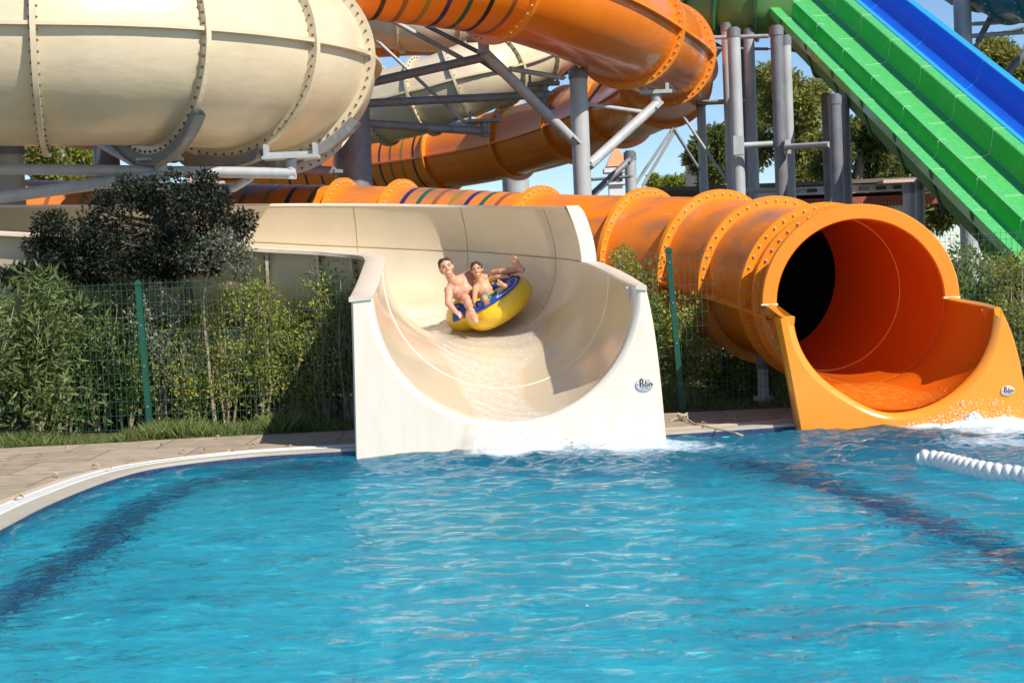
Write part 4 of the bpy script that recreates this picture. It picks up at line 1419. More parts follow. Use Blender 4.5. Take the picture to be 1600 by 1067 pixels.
beam('pipe running from the small cradle to the thick dark column', ((415, 262, 21), (520, 268, 22.5)), .07, 'steel_dark')
beam('pale stay rising in front of the striped orange tube', ((345, 306, 19.5), (392, 278, 19.8)), .05)
column(12, 228, 20.5, 46, label='thick pale column at the far left edge under the large flume')
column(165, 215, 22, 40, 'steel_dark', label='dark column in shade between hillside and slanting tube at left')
column(800, 150, 46, 42, label='pale thick column far off behind the orange return tube')
# right hand group
rg = [(1095, 158, 31, 14, 'short grey column closest to the orange bend'), (1134, 40, 30, 15, 'column immediately right of the short one near the orange bend'),
      (1146, 48, 26.5, 20, 'front column with a horizontal rail socket, left of the tall pines'), (1157, 40, 33, 10, 'thinnest column squeezed between two thicker ones'),
      (1170, 48, 30, 16, 'column carrying the right end of the short upper rail'), (1213, 45, 26.5, 20, 'darker of the two close columns in front of the pine crown'),
      (1227, 60, 27, 17, 'paler of the two close columns in front of the pine crown'), (1290, 150, 30, 14, 'rear column in shadow behind the dark capped one'),
      (1304, 152, 25, 20, 'dark capped column directly under the green slide'), (1318, 150, 26, 17, 'pale column right of the dark capped one'),
      (1420, 290, 23.5, 19, 'left short column near the foot of the green slide'), (1436, 285, 23.8, 15, 'right short column near the foot of the green slide'),
      (984, 240, 28, 18, 'column standing under the far orange bend'), (642, 200, 45, 10, 'slender column far behind the cream flume')]
for px, tp_, Y, wp, lab in rg:
    dk = 'dark' in lab or 'shadow' in lab or 'thinnest' in lab  # columns in shadow take the darker steel, their shade put into the colour
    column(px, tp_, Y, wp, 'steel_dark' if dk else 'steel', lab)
c = column(1502, -40, 30, 27, 'steel', 'stout column at top right under the teal tube')
c.children[0].data  # shaft
pst = column(1191, 560, 17.6, 17, 'steel', 'short grey post propping the orange tube near its mouth')
hp = thing('steel_beam', 'pale horizontal rail linking the columns in front of the pine', 'beam', tuple(U(1225, 227, 26)))
mb = MB(); mb.cyl(U(1152, 228, 26.2), U(1207, 225, 26.2), .05, n=16); mb.cyl(U(1228, 230, 26.2), U(1296, 226, 25.4), .05, n=16); part(mb, 'pipe', M['steel'], hp)
mb = MB(); mb.box(U(1153, 228, 26.1), (.09, .1, .16)); part(mb, 'socket', M['steel'], hp, smooth=False); mb = MB(); mb.box(U(1230, 230, 26.3), (.05, .08, .12)); part(mb, 'socket', M['steel'], hp, smooth=False)
beam('short rail at mid height between the short column and the next ones', ((1098, 161, 30.6), (1162, 158, 30)), .05)
beam('upper rail between columns beneath the green trough', ((1095, 60, 29.5), (1200, 57, 29)), .04)
beam('thin dark upper rail just below the green trough', ((1100, 76, 30), (1200, 77, 30)), .03, 'steel_dark')
beam('low rail at the foot of the right hand columns', ((1150, 298, 29), (1250, 297, 29)), .05)
beam('short dark stay under the upper green trough', ((1100, 60, 31), (1126, 75, 31)), .05, 'steel_dark')
beam('stay from short column up toward the green trough', ((1102, 110, 31), (1130, 72, 31)), .04)
for j, (a_, b_, r_, lab) in enumerate([((1520, 38, 30), (1660, 30, 30), .04, 'upper horizontal truss tube beneath the teal tube'), ((1515, 57, 30), (1660, 46, 30), .045, 'lower horizontal truss tube beneath the teal tube'),
                                       ((1528, 66, 30), (1548, 28, 30), .06, 'dark vertical web member in the top right truss'), ((1490, 5, 30.5), (1440, -30, 30.5), .06, 'stay left of the stout top right column'),
                                       ((1575, 115, 30), (1612, 70, 30), .07, 'dark stay crossing the pine at the right edge'), ((1530, 60, 30.5), (1600, 44, 30.5), .03, 'thin truss diagonal beneath the teal tube')]):
    beam(lab, (a_, b_), r_, 'steel_dark' if 'dark' in lab or 'diagonal' in lab else 'steel')
for px, py in ((1483, 5), (1492, -10)):
    pass

# ------------------------------------------------------------------ FENCES
def wire_fence(name, label, p0, p1, z0, z1, posts, gap=None, group='green welded mesh fence runs'):
    p0 = Vector(p0); p1 = Vector(p1)
    L_ = (p1 - p0).length; d = (p1 - p0).normalized()
    root = thing(name, label, 'fence', (p0.x, p0.y, z0), group)
    mb = MB()
    def wire(a, b, r_):
        n_ = 3
        mb.cyl(a, b, r_, n=4, cap=False)
    n = int(L_ / .062)
    bow = lambda x: .012 * math.sin(x * 1.7 + p0.x)
    for i in range(n + 1):
        q = p0 + d * (i * .062)
        jj = random.uniform(-.004, .004)
        wire(Vector((q.x + jj, q.y + bow(i * .06), z0 + .04)), Vector((q.x, q.y + bow(i * .06), z1 + random.uniform(-.004, .004))), .0024)
    zs = [z1 - .03, z1 - .10] + list(np.arange(z1 - .24, z0 + .05, -.155))
    for z in zs:
        for i in range(0, n, 8):
            a = p0 + d * (i * .062); b = p0 + d * (min(i + 8, n) * .062)
            wire(Vector((a.x, a.y - .006 + bow(i * .06), z)), Vector((b.x, b.y - .006 + bow(min(i + 8, n) * .06), z)), .0028)
    part(mb, 'wire_panel', M['wire'], root)
    for (x, y, zt, lean) in posts:
        mb = MB()
        t = Vector((x, y, zt)); b = Vector((x + lean, y, z0))
        rot = (t - b).to_track_quat('Z', 'Y').to_matrix()
        mb.box((t + b) / 2, (.030, .030, (t - b).length / 2), rot)
        rows_ = [t + Vector((sx * .038, sy * .038, 0)) for sx, sy in ((-1, -1), (1, -1), (1, 1), (-1, 1))]
        mb.add(rows_ + [p + Vector((0, 0, .03)) for p in rows_] + [t + Vector((0, 0, .065))], [(0, 1, 5, 4), (1, 2, 6, 5), (2, 3, 7, 6), (3, 0, 4, 7), (4, 5, 8), (5, 6, 8), (6, 7, 8), (7, 4, 8), (3, 2, 1, 0)])
        po = part(mb, 'post', M['fence'], root, smooth=False)
        mb = MB()
        for zz in np.arange(z0 + .3, zt, .45):
            mb.box((x + lean * (1 - (zz - z0) / (zt - z0)), y - .033, zz), (.010, .006, .013))
        part(mb, 'clip', M['steel_dark'], po, smooth=False)
    return root


fl0 = U(-160, 450, 16.85); fl1 = U(552, 423, 17.1)
pp_ = U(215, 440, 16.95)
wire_fence('mesh_fence', 'green welded wire fence on the left in front of the shrubs', (fl0.x, fl0.y, 0), (fl1.x, fl1.y, 0), DK, 1.74, [(pp_.x, 16.97, U(215, 446, 16.97).z, .05)])
pa = U(926, 403, 17.2); pb = U(1044, 394, 17.1)
wire_fence('mesh_fence', 'green wire fence section between the cream and orange slides', (pa.x + .02, 17.2, 0), (2.42, 17.1, 0), DK, 1.84, [(pa.x, 17.2, pa.z, .06), (pb.x, 17.08, pb.z, .09)])
wire_fence('mesh_fence', 'low green wire panel beneath the orange tube', (2.44, 17.1, 0), (3.5, 17.1, 0), DK, .52, [])
wire_fence('mesh_fence', 'green wire fence right of the orange mouth at the frame edge', (4.42, 17.1, 0), (7.2, 17.1, 0), DK, 1.90, [(6.6, 17.1, 1.9, .03)])

# ------------------------------------------------------------------ PLANTS
def leaf_cloud(mb, centers, n, size, rr, asp=3.0, droop=0.0, up=0.0):
    """leaves as folded diamonds scattered around clump centres"""
    centers = np.array(centers, float)
    ci = rng.integers(0, len(centers), n)
    c = centers[ci]
    d = rng.normal(size=(n, 3)); d /= np.linalg.norm(d, axis=1)[:, None]
    rad = rng.uniform(.25, 1, n)[:, None] ** .6
    rra = np.array(rr) if np.ndim(rr) else np.array([rr, rr, rr])
    p = c + d * rad * rra
    L_ = size * rng.uniform(.6, 1.3, n)[:, None]
    ax = d + rng.normal(size=(n, 3)) * .7 + np.array([0, 0, up - droop])
    ax /= np.linalg.norm(ax, axis=1)[:, None]
    sd_ = np.cross(ax, rng.normal(size=(n, 3))); sd_ /= np.linalg.norm(sd_, axis=1)[:, None]
    nn = np.cross(ax, sd_)
    w_ = L_ / asp / 2
    a = p; b = p + ax * L_ * .5 + sd_ * w_ + nn * w_ * .3; c2_ = p + ax * L_ - nn * L_ * .1; e = p + ax * L_ * .5 - sd_ * w_ + nn * w_ * .3
    o = len(mb.v)
    V = np.stack([a, b, c2_, e], 1).reshape(-1, 3)
    mb.v += [tuple(x) for x in V.tolist()]
    mb.f += [(o + 4 * i, o + 4 * i + 1, o + 4 * i + 2, o + 4 * i + 3) for i in range(n)]
    mb.mi += [mb.cur] * n


def fast_build(mb, name, m, parent):
    loc = Vector(parent.location)
    V = np.array(mb.v) - np.array(loc)
    F = np.array(mb.f)
    me = bpy.data.meshes.new(name)
    me.vertices.add(len(V)); me.vertices.foreach_set('co', V.ravel())
    me.loops.add(F.size); me.loops.foreach_set('vertex_index', F.ravel())
    me.polygons.add(len(F)); me.polygons.foreach_set('loop_start', np.arange(0, F.size, 4)); me.polygons.foreach_set('loop_total', np.full(len(F), 4))
    me.update()
    me.materials.append(m)
    o = bpy.data.objects.new(name, me); COL.objects.link(o); o.parent = parent
    return o


def shrub(name, label, base, h, rx, ry, m, n, size, asp=2.5, stems=6, clumps=26, cr=.16, bark='bark_pale', cat='shrub', group=None, up=.3, low=.1, droop=0, lean=0):
    root = thing(name, label, cat, tuple(base), group)
    base = Vector(base)
    cs = []
    mb = MB()
    for i in range(stems):
        a = random.uniform(0, 6.28)
        tip = base + Vector((math.cos(a) * rx * random.uniform(.2, .9) + lean, math.sin(a) * ry * random.uniform(.2, .9), h * random.uniform(.65, 1)))
        mid = base.lerp(tip, .5) + Vector((random.uniform(-.08, .08), random.uniform(-.08, .08), .05 * h))
        b0 = base + Vector((math.cos(a) * .06, math.sin(a) * .06, 0))
        pts = [Vector(q) for q in catmull([tuple(b0), tuple(b0.lerp(mid, .5) + Vector((random.uniform(-.04, .04), 0, 0))), tuple(mid), tuple(tip)], 4)]
        r0 = .008 + .007 * h
        mb.tube(pts, [r0 * .7 * (1 - .75 * k / len(pts)) for k in range(len(pts))], 5)
        for k in range(len(pts) // 3, len(pts)): cs.append(tuple(pts[k] + Vector((random.uniform(-.08, .08), random.uniform(-.08, .08), 0))))
        for k in range(3):
            q = pts[random.randint(4, len(pts) - 1)]
            e = q + Vector((random.uniform(-1, 1) * rx * .5, random.uniform(-1, 1) * ry * .5, random.uniform(.05, .3) * h))
            if e.z > base.z + h * 1.02: e.z = base.z + h
            mb.tube([q, q.lerp(e, .5) + Vector((0, 0, .02)), e], [r0 * .4, r0 * .3, r0 * .15], 4)
            cs += [tuple(q.lerp(e, .6)), tuple(e)]
    part(mb, 'stem', M[bark], root)
    for i in range(clumps):
        a = random.uniform(0, 6.28); q = random.uniform(.2, 1) ** .5
        z = random.uniform(low, 1)
        sh = math.sqrt(max(.1, 1 - (abs(z - .45) / .75) ** 2))
        cs.append((base.x + math.cos(a) * rx * q * sh + lean * z, base.y + math.sin(a) * ry * q * sh, base.z + z * h))
    mb = MB()
    leaf_cloud(mb, cs, n, size, cr, asp, up=up, droop=droop)
    fast_build(mb, 'foliage', m, root)
    return root


def gx(px, Y, z=DK):
    return Vector(((px - 800) / FPX * Y - .042 * (1.0) * 0, Y, z))


# oleanders at the left
for px, Y, h, rx, n, lab in [(-45, 16.35, 1.55, .55, 2600, 'leafy oleander cut by the left frame edge'), (45, 16.5, 1.75, .60, 3600, 'tall oleander with long narrow leaves at the left end of the fence'),
                             (95, 17.5, 1.8, .5, 2200, 'oleander behind the wires next to the leftmost one'), (150, 17.6, 1.5, .45, 1500, 'sparse oleander with bare brown stems behind the fence')]:
    shrub('oleander', lab, gx(px, Y), h, rx, .4, M['leaf_ole'], n, .135, 5.2, stems=9, clumps=34, cr=.17)
spec = [(250, 17.7, 1.75, .42, 2600, 'leaf_grey', .055, 2.2, 'grey-leaved shrub right behind the green fence post', 'grey_shrub'),
        (190, 17.5, 1.2, .42, 1800, 'leaf_mid', .06, 2.4, 'low green bush left of the fence post', 'bush'),
        (300, 17.6, 1.15, .42, 2000, 'leaf_lime', .045, 1.9, 'low yellow-green bush under the small tree trunk', 'bush'),
        (352, 17.5, 1.7, .36, 1700, 'leaf_lime', .045, 1.9, 'upright twiggy hedge plant right of the tree trunk', 'hedge_plant'),
        (405, 17.55, 1.60, .38, 2100, 'leaf_lime', .045, 1.9, 'yellow-green hedge plant in the middle of the left fence', 'hedge_plant'),
        (455, 17.6, 1.35, .40, 2000, 'leaf_lime', .045, 1.9, 'lower hedge plant below the cream trough underside', 'hedge_plant'),
        (500, 17.5, 1.65, .34, 1300, 'leaf_lime', .045, 1.9, 'thin tall hedge plant near the cream slide', 'hedge_plant'),
        (542, 17.45, 1.75, .30, 1100, 'leaf_mid', .045, 1.9, 'green hedge plant touching the cream slide panel', 'hedge_plant'),
        (470, 17.9, .9, .45, 1700, 'leaf_red', .045, 1.9, 'reddish-leaved bush low behind the hedge', 'bush'),
        (120, 17.7, 1.0, .5, 1800, 'leaf_mid', .06, 2.2, 'shady bush behind the oleanders', 'bush'),
        (425, 18.1, .95, .5, 1800, 'leaf_mid', .05, 2.2, 'dark green bush in the shade of the trough', 'bush'),
        (960, 17.6, 1.75, .42, 2300, 'leaf_lime', .05, 2.0, 'climbing bush topping the fence right of the cream slide', 'bush'),
        (1010, 17.8, 1.6, .4, 2100, 'leaf_mid', .05, 2.0, 'green bush between the two fence posts', 'bush'),
        (1075, 17.8, 1.2, .42, 2600, 'leaf_lime', .05, 2.0, 'yellow-green bush under the orange tube', 'bush'),
        (1130, 18.6, .55, .42, 2200, 'leaf_mid', .05, 2.0, 'bush with purple flowers below the orange tube', 'bush'),
        (1180, 18.9, .42, .42, 1900, 'leaf_mid', .05, 2.0, 'low bush by the short grey post', 'bush'),
        (1235, 18.9, .36, .4, 1600, 'leaf_lime', .05, 2.0, 'small bush left of the orange run-out', 'bush'),
        (1520, 18.4, 1.55, .5, 2600, 'leaf_mid', .055, 2.2, 'bush behind the orange run-out rim', 'bush'),
        (1585, 18.0, 1.5, .45, 2300, 'leaf_lime', .05, 2.2, 'bush at the right frame edge behind the fence', 'bush'),
        (1470, 19, 1.7, .6, 2600, 'leaf_mid', .055, 2.2, 'bush in shade below the green slide', 'bush')]
for px, Y, h, rx, n, mk, sz, asp, lab, nm in spec:
    shrub(nm, lab, gx(px, Y), h, rx, .35, M[mk], int(n * 1.5), sz, asp, stems=6, clumps=24, cr=.13)
# backing thicket: a wood-edge mass that closes the view under the slides
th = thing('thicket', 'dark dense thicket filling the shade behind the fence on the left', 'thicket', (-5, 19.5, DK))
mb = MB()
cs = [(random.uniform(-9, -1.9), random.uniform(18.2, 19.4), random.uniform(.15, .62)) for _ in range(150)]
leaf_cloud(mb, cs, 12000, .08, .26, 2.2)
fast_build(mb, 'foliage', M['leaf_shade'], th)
mb = MB()
for i in range(26):
    x = random.uniform(-8.6, -1.4); y = random.uniform(18.4, 19.3)
    mb.tube([(x, y, DK), (x + random.uniform(-.2, .2), y, .4), (x + random.uniform(-.3, .3), y, .8)], [.02, .014, .006], 5)
part(mb, 'stem', M['bark'], th)['kind'] = 'stuff'
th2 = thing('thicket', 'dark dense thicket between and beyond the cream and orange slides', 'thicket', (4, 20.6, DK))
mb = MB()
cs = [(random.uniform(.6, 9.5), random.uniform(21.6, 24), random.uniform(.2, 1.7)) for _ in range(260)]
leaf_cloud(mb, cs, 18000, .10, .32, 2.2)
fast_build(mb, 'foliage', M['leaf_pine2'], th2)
mb = MB()
for i in range(26):
    x = random.uniform(1, 9); y = random.uniform(21.6, 24)
    mb.tube([(x, y, DK), (x + random.uniform(-.2, .2), y, .8), (x + random.uniform(-.3, .3), y, 1.6)], [.03, .02, .008], 5)
part(mb, 'stem', M['bark'], th2)['kind'] = 'stuff'


def tree(name, label, trunk_pts, r0, blobs, m, n, size, asp=2.0, bark='bark', limbs=True, cr=.3, cat='tree', group=None, up=.1):
    base = Vector(trunk_pts[0])
    root = thing(name, label, cat, tuple(base), group)
    mb = MB()
    pts = [Vector(q) for q in catmull([tuple(p) for p in trunk_pts], 5)]
    mb.tube(pts, [r0 * (1 - .6 * k / len(pts)) for k in range(len(pts))], 10)
    cs = []
    for (c, rr, k) in blobs:
        c = Vector(c)
        st = min(pts[len(pts) // 2:], key=lambda q: (q - c).length)
        m1 = st.lerp(c, .5) + Vector((random.uniform(-.1, .1), random.uniform(-.1, .1), .1))
        mb.tube([st, m1, c], [r0 * .4, r0 * .25, r0 * .1], 6)
        rr = rr if isinstance(rr, (tuple, list)) else (rr, rr, rr)
        for i in range(k):
            d = Vector(rng.normal(size=3)).normalized()
            q = random.uniform(.35, 1) ** .5
            e = Vector((c.x + d.x * rr[0] * q, c.y + d.y * rr[1] * q, c.z + d.z * rr[2] * q))
            cs.append(tuple(e))
            if i % 3 == 0: mb.tube([c, c.lerp(e, .5) + Vector((0, 0, -.03)), e], [r0 * .1, r0 * .07, r0 * .03], 4)
    part(mb, 'trunk', M[bark], root)
    mb = MB()
    leaf_cloud(mb, cs, n, size, cr, asp, up=up)
    fast_build(mb, 'crown', m, root)
    return root


# small dark tree on the left, with trunk seen through the fence
t0 = gx(278, 17.75)
def B(px, py, Y, r_, k): return (tuple(U(px, py, Y)), r_, k)
tree('small_tree', 'small dark-leaved tree with crooked pale trunk rising over the left fence',
     [tuple(t0), tuple(U(272, 600, 17.75)), tuple(U(277, 520, 17.75)), tuple(U(295, 480, 17.7)), tuple(U(290, 440, 17.65)), tuple(U(270, 400, 17.6)), tuple(U(265, 350, 17.6))], .07,
     [B(265, 305, 17.5, (.55, .35, .25), 30), B(305, 345, 17.4, (.45, .35, .35), 30), B(240, 350, 17.5, (.55, .4, .35), 34), B(200, 385, 17.5, (.6, .4, .25), 30), B(120, 365, 17.5, (.35, .35, .30), 22),
      B(150, 400, 17.5, (.5, .35, .2), 26), B(280, 400, 17.5, (.6, .4, .25), 32), B(90, 400, 17.5, (.35, .3, .2), 16), B(40, 430, 17.5, (.25, .25, .10), 8), B(345, 360, 17.4, (.25, .25, .25), 14),
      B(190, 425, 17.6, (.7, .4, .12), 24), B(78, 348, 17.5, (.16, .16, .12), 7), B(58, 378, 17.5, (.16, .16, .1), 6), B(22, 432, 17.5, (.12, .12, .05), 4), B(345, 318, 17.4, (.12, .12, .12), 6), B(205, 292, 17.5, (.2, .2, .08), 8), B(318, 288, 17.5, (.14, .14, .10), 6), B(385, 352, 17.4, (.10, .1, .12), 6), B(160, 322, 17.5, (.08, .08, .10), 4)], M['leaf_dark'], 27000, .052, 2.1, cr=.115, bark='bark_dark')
tree('small_tree', 'grey-green sprays hanging at the right side of the dark tree', [tuple(gx(330, 17.4)), tuple(U(325, 560, 17.4)), tuple(U(318, 470, 17.3)), tuple(U(330, 410, 17.2))], .025,
     [B(360, 400, 17.0, (.22, .2, .16), 14), B(335, 375, 17.0, (.2, .2, .14), 10), B(310, 405, 17.1, (.2, .2, .12), 8), B(383, 430, 17.0, (.10, .1, .06), 5), B(375, 395, 17.1, (.13, .1, .12), 7)], M['leaf_greyd'], 1500, .045, 2.2, bark='bark_pale', cr=.09)

# background pines
def pine(label, px, top, bot, Y, wpx, m, n, seed, size=.22):
    random.seed(seed)
    a = U(px, bot, Y); b = U(px, top, Y)
    H = b.z - a.z; W_ = wpx / 2 * Y / FPX
    bl_ = []
    for i in range(15):
        z = random.uniform(.0, 1)
        w_ = W_ * math.sqrt(max(.15, 1 - (abs(z - .5) * 1.7) ** 2)) * .72
        bl_.append(((a.x + random.uniform(-1, 1) * w_, Y + random.uniform(-1, 1) * W_ * .6, a.z + H * (.08 + .84 * z)), (W_ * .34, W_ * .34, H * .10), 22))
    return tree('pine_tree', label, [(a.x, Y, 0), (a.x + .1, Y, a.z * .5), (a.x - .1, Y, a.z), (a.x + .1, Y, a.z + H * .6), (a.x, Y, a.z + H * .85)], .22, bl_, m, n, size, 3.2, cr=W_ * .15 + .1)


pine('broad olive-green pine rising behind the right columns', 1238, 92, 290, 52, 130, M['leaf_pine'], 26000, 3, .20)
pine('lower pine left of the broad one behind the columns', 1180, 125, 290, 55, 70, M['leaf_pine'], 12000, 4, .20)
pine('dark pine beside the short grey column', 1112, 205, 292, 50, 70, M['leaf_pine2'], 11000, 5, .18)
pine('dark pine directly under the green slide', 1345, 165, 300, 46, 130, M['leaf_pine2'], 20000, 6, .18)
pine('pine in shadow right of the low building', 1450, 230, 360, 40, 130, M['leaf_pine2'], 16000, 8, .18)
pine('sunlit pine at the top right corner beyond the slides', 1590, 62, 190, 50, 150, M['leaf_pine'], 16000, 9, .20)
pine('pine at the right edge low behind the blue slide', 1640, 150, 330, 46, 150, M['leaf_pine2'], 12000, 10, .20)
for i, (px, tp_, lab) in enumerate([(1022, 276, 'small far cypress-like tree left of two taller ones'), (1040, 281, 'tiny far tree between small trees on the skyline'), (1056, 280, 'small far tree beside the spindly one on the skyline'), (1070, 277, 'rightmost small far tree on the skyline next to the pines')]):
    pine(lab, px, tp_, 310, 80, 18, M['leaf_lime'], 1600, 20 + i, .28)
pine('distant hillside tree seen under the large flume at far left', 75, 226, 290, 60, 60, M['leaf_pine'], 7000, 31, .24)
pine('second distant hillside tree right of the far left one', 125, 222, 290, 62, 52, M['leaf_lime'], 6000, 32, .24)
pine('distant tree left of the shaded column', 165, 232, 295, 64, 50, M['leaf_pine'], 5000, 33, .24)
# grass
def grass(name, pts_fn, n, h0, h1, m):
    mb = MB()
    V = []
    for i in range(n):
        x, y, z = pts_fn()
        h = h0 + (h1 - h0) * random.random() ** 2 * (.55 + .45 * math.sin(x * 3.1) * math.sin(x * 1.3 + 1))
        a = random.uniform(0, 6.28); w_ = .0032
        dx, dy = math.cos(a) * w_, math.sin(a) * w_
        lx, ly = random.gauss(0, .35) * h, random.gauss(0, .35) * h
        V += [(x - dx, y - dy, z), (x + dx, y + dy, z), (x + lx + dx * .3, y + ly + dy * .3, z + h), (x + lx * .4 - dx * .8, y + ly * .4 - dy * .8, z + h * .55)]
    mb.v = V; mb.f = [(4 * i, 4 * i + 1, 4 * i + 2, 4 * i + 3) for i in range(n)]
    o = mb.build(name, m, None, smooth=False)
    return tag(o, 'green tufted grass growing along the foot of the fences', 'grass', kind='stuff')


bl_left = [G(x, y, DK) for x, y in [(-200, 712), (0, 700), (150, 693), (300, 684), (550, 672)]]
def gp():
    if random.random() < .72:
        i = random.randint(0, 3); p = bl_left[i].lerp(bl_left[i + 1], random.random())
        return p.x, p.y + abs(random.gauss(0, .32)) + .02 + .05 * math.sin(p.x * 5) + .03 * math.sin(p.x * 13), DK - .02
    p = G(random.uniform(1050, 1700), 642, DK)
    return p.x, p.y + random.uniform(.2, 3.5), DK - .02
grass('grass', gp, 30000, .03, .30, M['grass'])
# ------------------------------------------------------------------ FAR BUILDINGS, HILL
mb = MB()
rows = []
for i in range(41):
    x = -70 + i * 1.6
    rows.append([Vector((x, 75 + j * 6, -1 + (j / 6) * (7.5 + 2.0 * math.sin(i * .5) + 1.2 * math.sin(i * 1.3)) * max(0, min(1, (40 - i) / 14)))) for j in range(7)])
mb.grid(rows, flip=False)
M['hill'] = mat('hill_soil', (0.36, 0.24, 0.17), 0.95, col2=(0.12, 0.14, 0.05), nscale=.8, nmix=1)
struct(mb.build('hill', M['hill']))

# low service building right
lbw = thing('low_building', 'long low building with brown roof edge, red fascia and white wall behind the columns', 'building', tuple(U(1350, 330, 34)))
def wbox(mb, pxa, pxb, pya, pyb, Y, dY):
    pm = (pxa + pxb) / 2; k_ = .042 * (pxb - pm)
    a = U(pxa, pya, Y); b = U(pxb, pyb, Y); a.z = U(pm, pya, Y).z; b.z = U(pm, pyb, Y).z
    x0_, x1_ = sorted((a.x, b.x)); z0_, z1_ = sorted((a.z, b.z))
    mb.box(((x0_ + x1_) / 2, Y + dY / 2, (z0_ + z1_) / 2), ((x1_ - x0_) / 2, dY / 2, (z1_ - z0_) / 2))
mb = MB(); wbox(mb, 1170, 1440, 322, 480, 34, 5); part(mb, 'wall', M['white_wall'], lbw, smooth=False)
mb = MB(); wbox(mb, 1150, 1470, 309, 324, 33.7, 5.6); part(mb, 'fascia', M['brick'], lbw, smooth=False)
for i in range(14):
    pass
mb = MB()
for i in range(26): wbox(mb, 1320 + i * 5.2, 1322.5 + i * 5.2, 318 - i * .18, 322 - i * .18, 33.55, .1)
part(mb, 'dentil_row', M['tile_roof'], lbw, smooth=False)
mb = MB(); wbox(mb, 1130, 1480, 290, 303, 33.9, 5.4); part(mb, 'clerestory', M['white_wall'], lbw, smooth=False)
for i in range(8):
    mb = MB(); wbox(mb, 1236 + i * 27, 1250 + i * 27, 296 - i, 301 - i, 33.8, .1); part(mb, 'vent', M['dark'], lbw, smooth=False)
M['roofbrown'] = mat('roof_brown', (0.17, 0.13, 0.11), 0.7, col2=(0.11, 0.09, 0.08), nscale=3)
mb = MB(); wbox(mb, 1020, 1490, 284, 290, 33.75, 6); part(mb, 'roof', M['roofbrown'], lbw, smooth=False)
mb = MB(); wbox(mb, 1380, 1490, 279, 284, 33.2, 6); part(mb, 'parapet', M['pink'], lbw, smooth=False)
# tower
tw = thing('bell_tower', 'small white turret with orange pyramid roof seen under the far orange bend', 'tower', tuple(U(963, 320, 70)))
mb = MB(); wbox(mb, 951, 978, 268, 420, 70, .8); part(mb, 'wall', M['white_wall'], tw, smooth=False)
mb = MB(); wbox(mb, 944, 985, 262, 269, 69.8, 1.2); wbox(mb, 949, 980, 285, 288, 69.85, 1.1); part(mb, 'cornice', M['white_wall'], tw, smooth=False)
a = U(946, 262, 70.4); b = U(983, 262, 70.4); ap = U(962, 225, 70.4)
mb = MB(); hw_ = (b.x - a.x) / 2; cx_ = (a.x + b.x) / 2
mb.add([(cx_ - hw_, 70.4 - hw_, a.z), (cx_ + hw_, 70.4 - hw_, a.z), (cx_ + hw_, 70.4 + hw_, a.z), (cx_ - hw_, 70.4 + hw_, a.z), (ap.x, 70.4, ap.z)], [(0, 1, 4), (1, 2, 4), (2, 3, 4), (3, 0, 4), (3, 2, 1, 0)])
M['tower_roof'] = mat('tower_roof', (0.66, 0.30, 0.14), 0.8)
part(mb, 'roof', M['tower_roof'], tw, smooth=False)
mb = MB(); wbox(mb, 957, 963, 271, 284, 69.85, .05); wbox(mb, 967, 973, 271, 284, 69.85, .05); part(mb, 'window', M['dark'], tw, smooth=False)
# red roofed houses glimpsed through trees
for (xa, xb, ya, yb, Y, lab) in [(1095, 1130, 222, 245, 68, 'red tiled house roof showing between the short column and the pine'), (1252, 1284, 212, 222, 75, 'red tiled roof glimpsed through the broad pine'),
                                 (290, 520, 238, 256, 48, 'pinkish building strip seen beneath the large flume')]:
    hroot = thing('house', lab, 'house', tuple(U((xa + xb) / 2, 330, Y)))
    mb = MB(); wbox(mb, xa, xb, yb - (0 if Y < 50 else 2), 330, Y, 6)
    if Y < 50:
        mb = MB(); wbox(mb, xa, xb, ya + 3, 330, Y, 6)
    part(mb, 'wall', M['pink'], hroot, smooth=False)
    a = U(xa - 4, yb - 3, Y - .4); b = U(xb + 4, yb - 3, Y - .4); t_ = U(xa, ya, Y + 3)
    if Y < 50:
        a = U(xa - 4, ya + 3, Y - .4); b = U(xb + 4, ya + 3, Y - .4); t_ = U(xa, ya - 2, Y + 3)
    mb = MB()
    mb.add([(a.x, Y - .5, a.z), (b.x, Y - .5, a.z), (b.x, Y + 3, t_.z), (a.x, Y + 3, t_.z), (b.x, Y + 6.5, a.z), (a.x, Y + 6.5, a.z)], [(0, 1, 2, 3), (3, 2, 4, 5), (0, 3, 5), (1, 4, 2), (0, 5, 4, 1)])
    part(mb, 'roof', M['tile_roof'], hroot, smooth=False)

# ------------------------------------------------------------------ LANE ROPE + DECK CORD
lf = thing('float_line', 'thick white twisted float line lying on the water at right', 'float line', tuple(G(1500, 730, 0)))
fp = [G(1434, 716, .05), G(1470, 720, .05), G(1510, 730, .05), G(1550, 738, .05), G(1595, 744, .05), G(1650, 754, .05), G(1740, 775, .05), G(1850, 800, .05)]
fp = catmull([tuple(p) for p in fp], 26)
fr2 = frames(fp)
rows = []
sdist = 0
for i, f in enumerate(fr2):
    if i: sdist += (fr2[i][0] - fr2[i - 1][0]).length
    endt = min(1, math.sqrt(max(0, sdist) / .05 + .02))
    row = []
    for k in range(36):
        a = 2 * math.pi * k / 36
        rr_ = .056 + .020 * abs(math.sin(1.5 * a + sdist * 34)) ** .7
        row.append(f[0] + (f[2] * math.cos(a) + f[3] * math.sin(a)) * rr_ * endt)
    rows.append(row)
mb = MB(); mb.grid(rows, closed=True); mb.add(rows[0], [tuple(range(36))])
part(mb, 'float_body', M['white'], lf, angle=60)
mb = MB()
mb.tube([f[0] + f[3] * -.01 for f in fr2][:3] + [], .012, 6)
part(mb, 'core_cord', M['rope'], lf)
rp = thing('cord', 'thin tan cord knotted round a cleat on the deck between the slides', 'cord', tuple(G(1070, 660, DK)))
mb = MB(); q = G(1067, 657, DK)
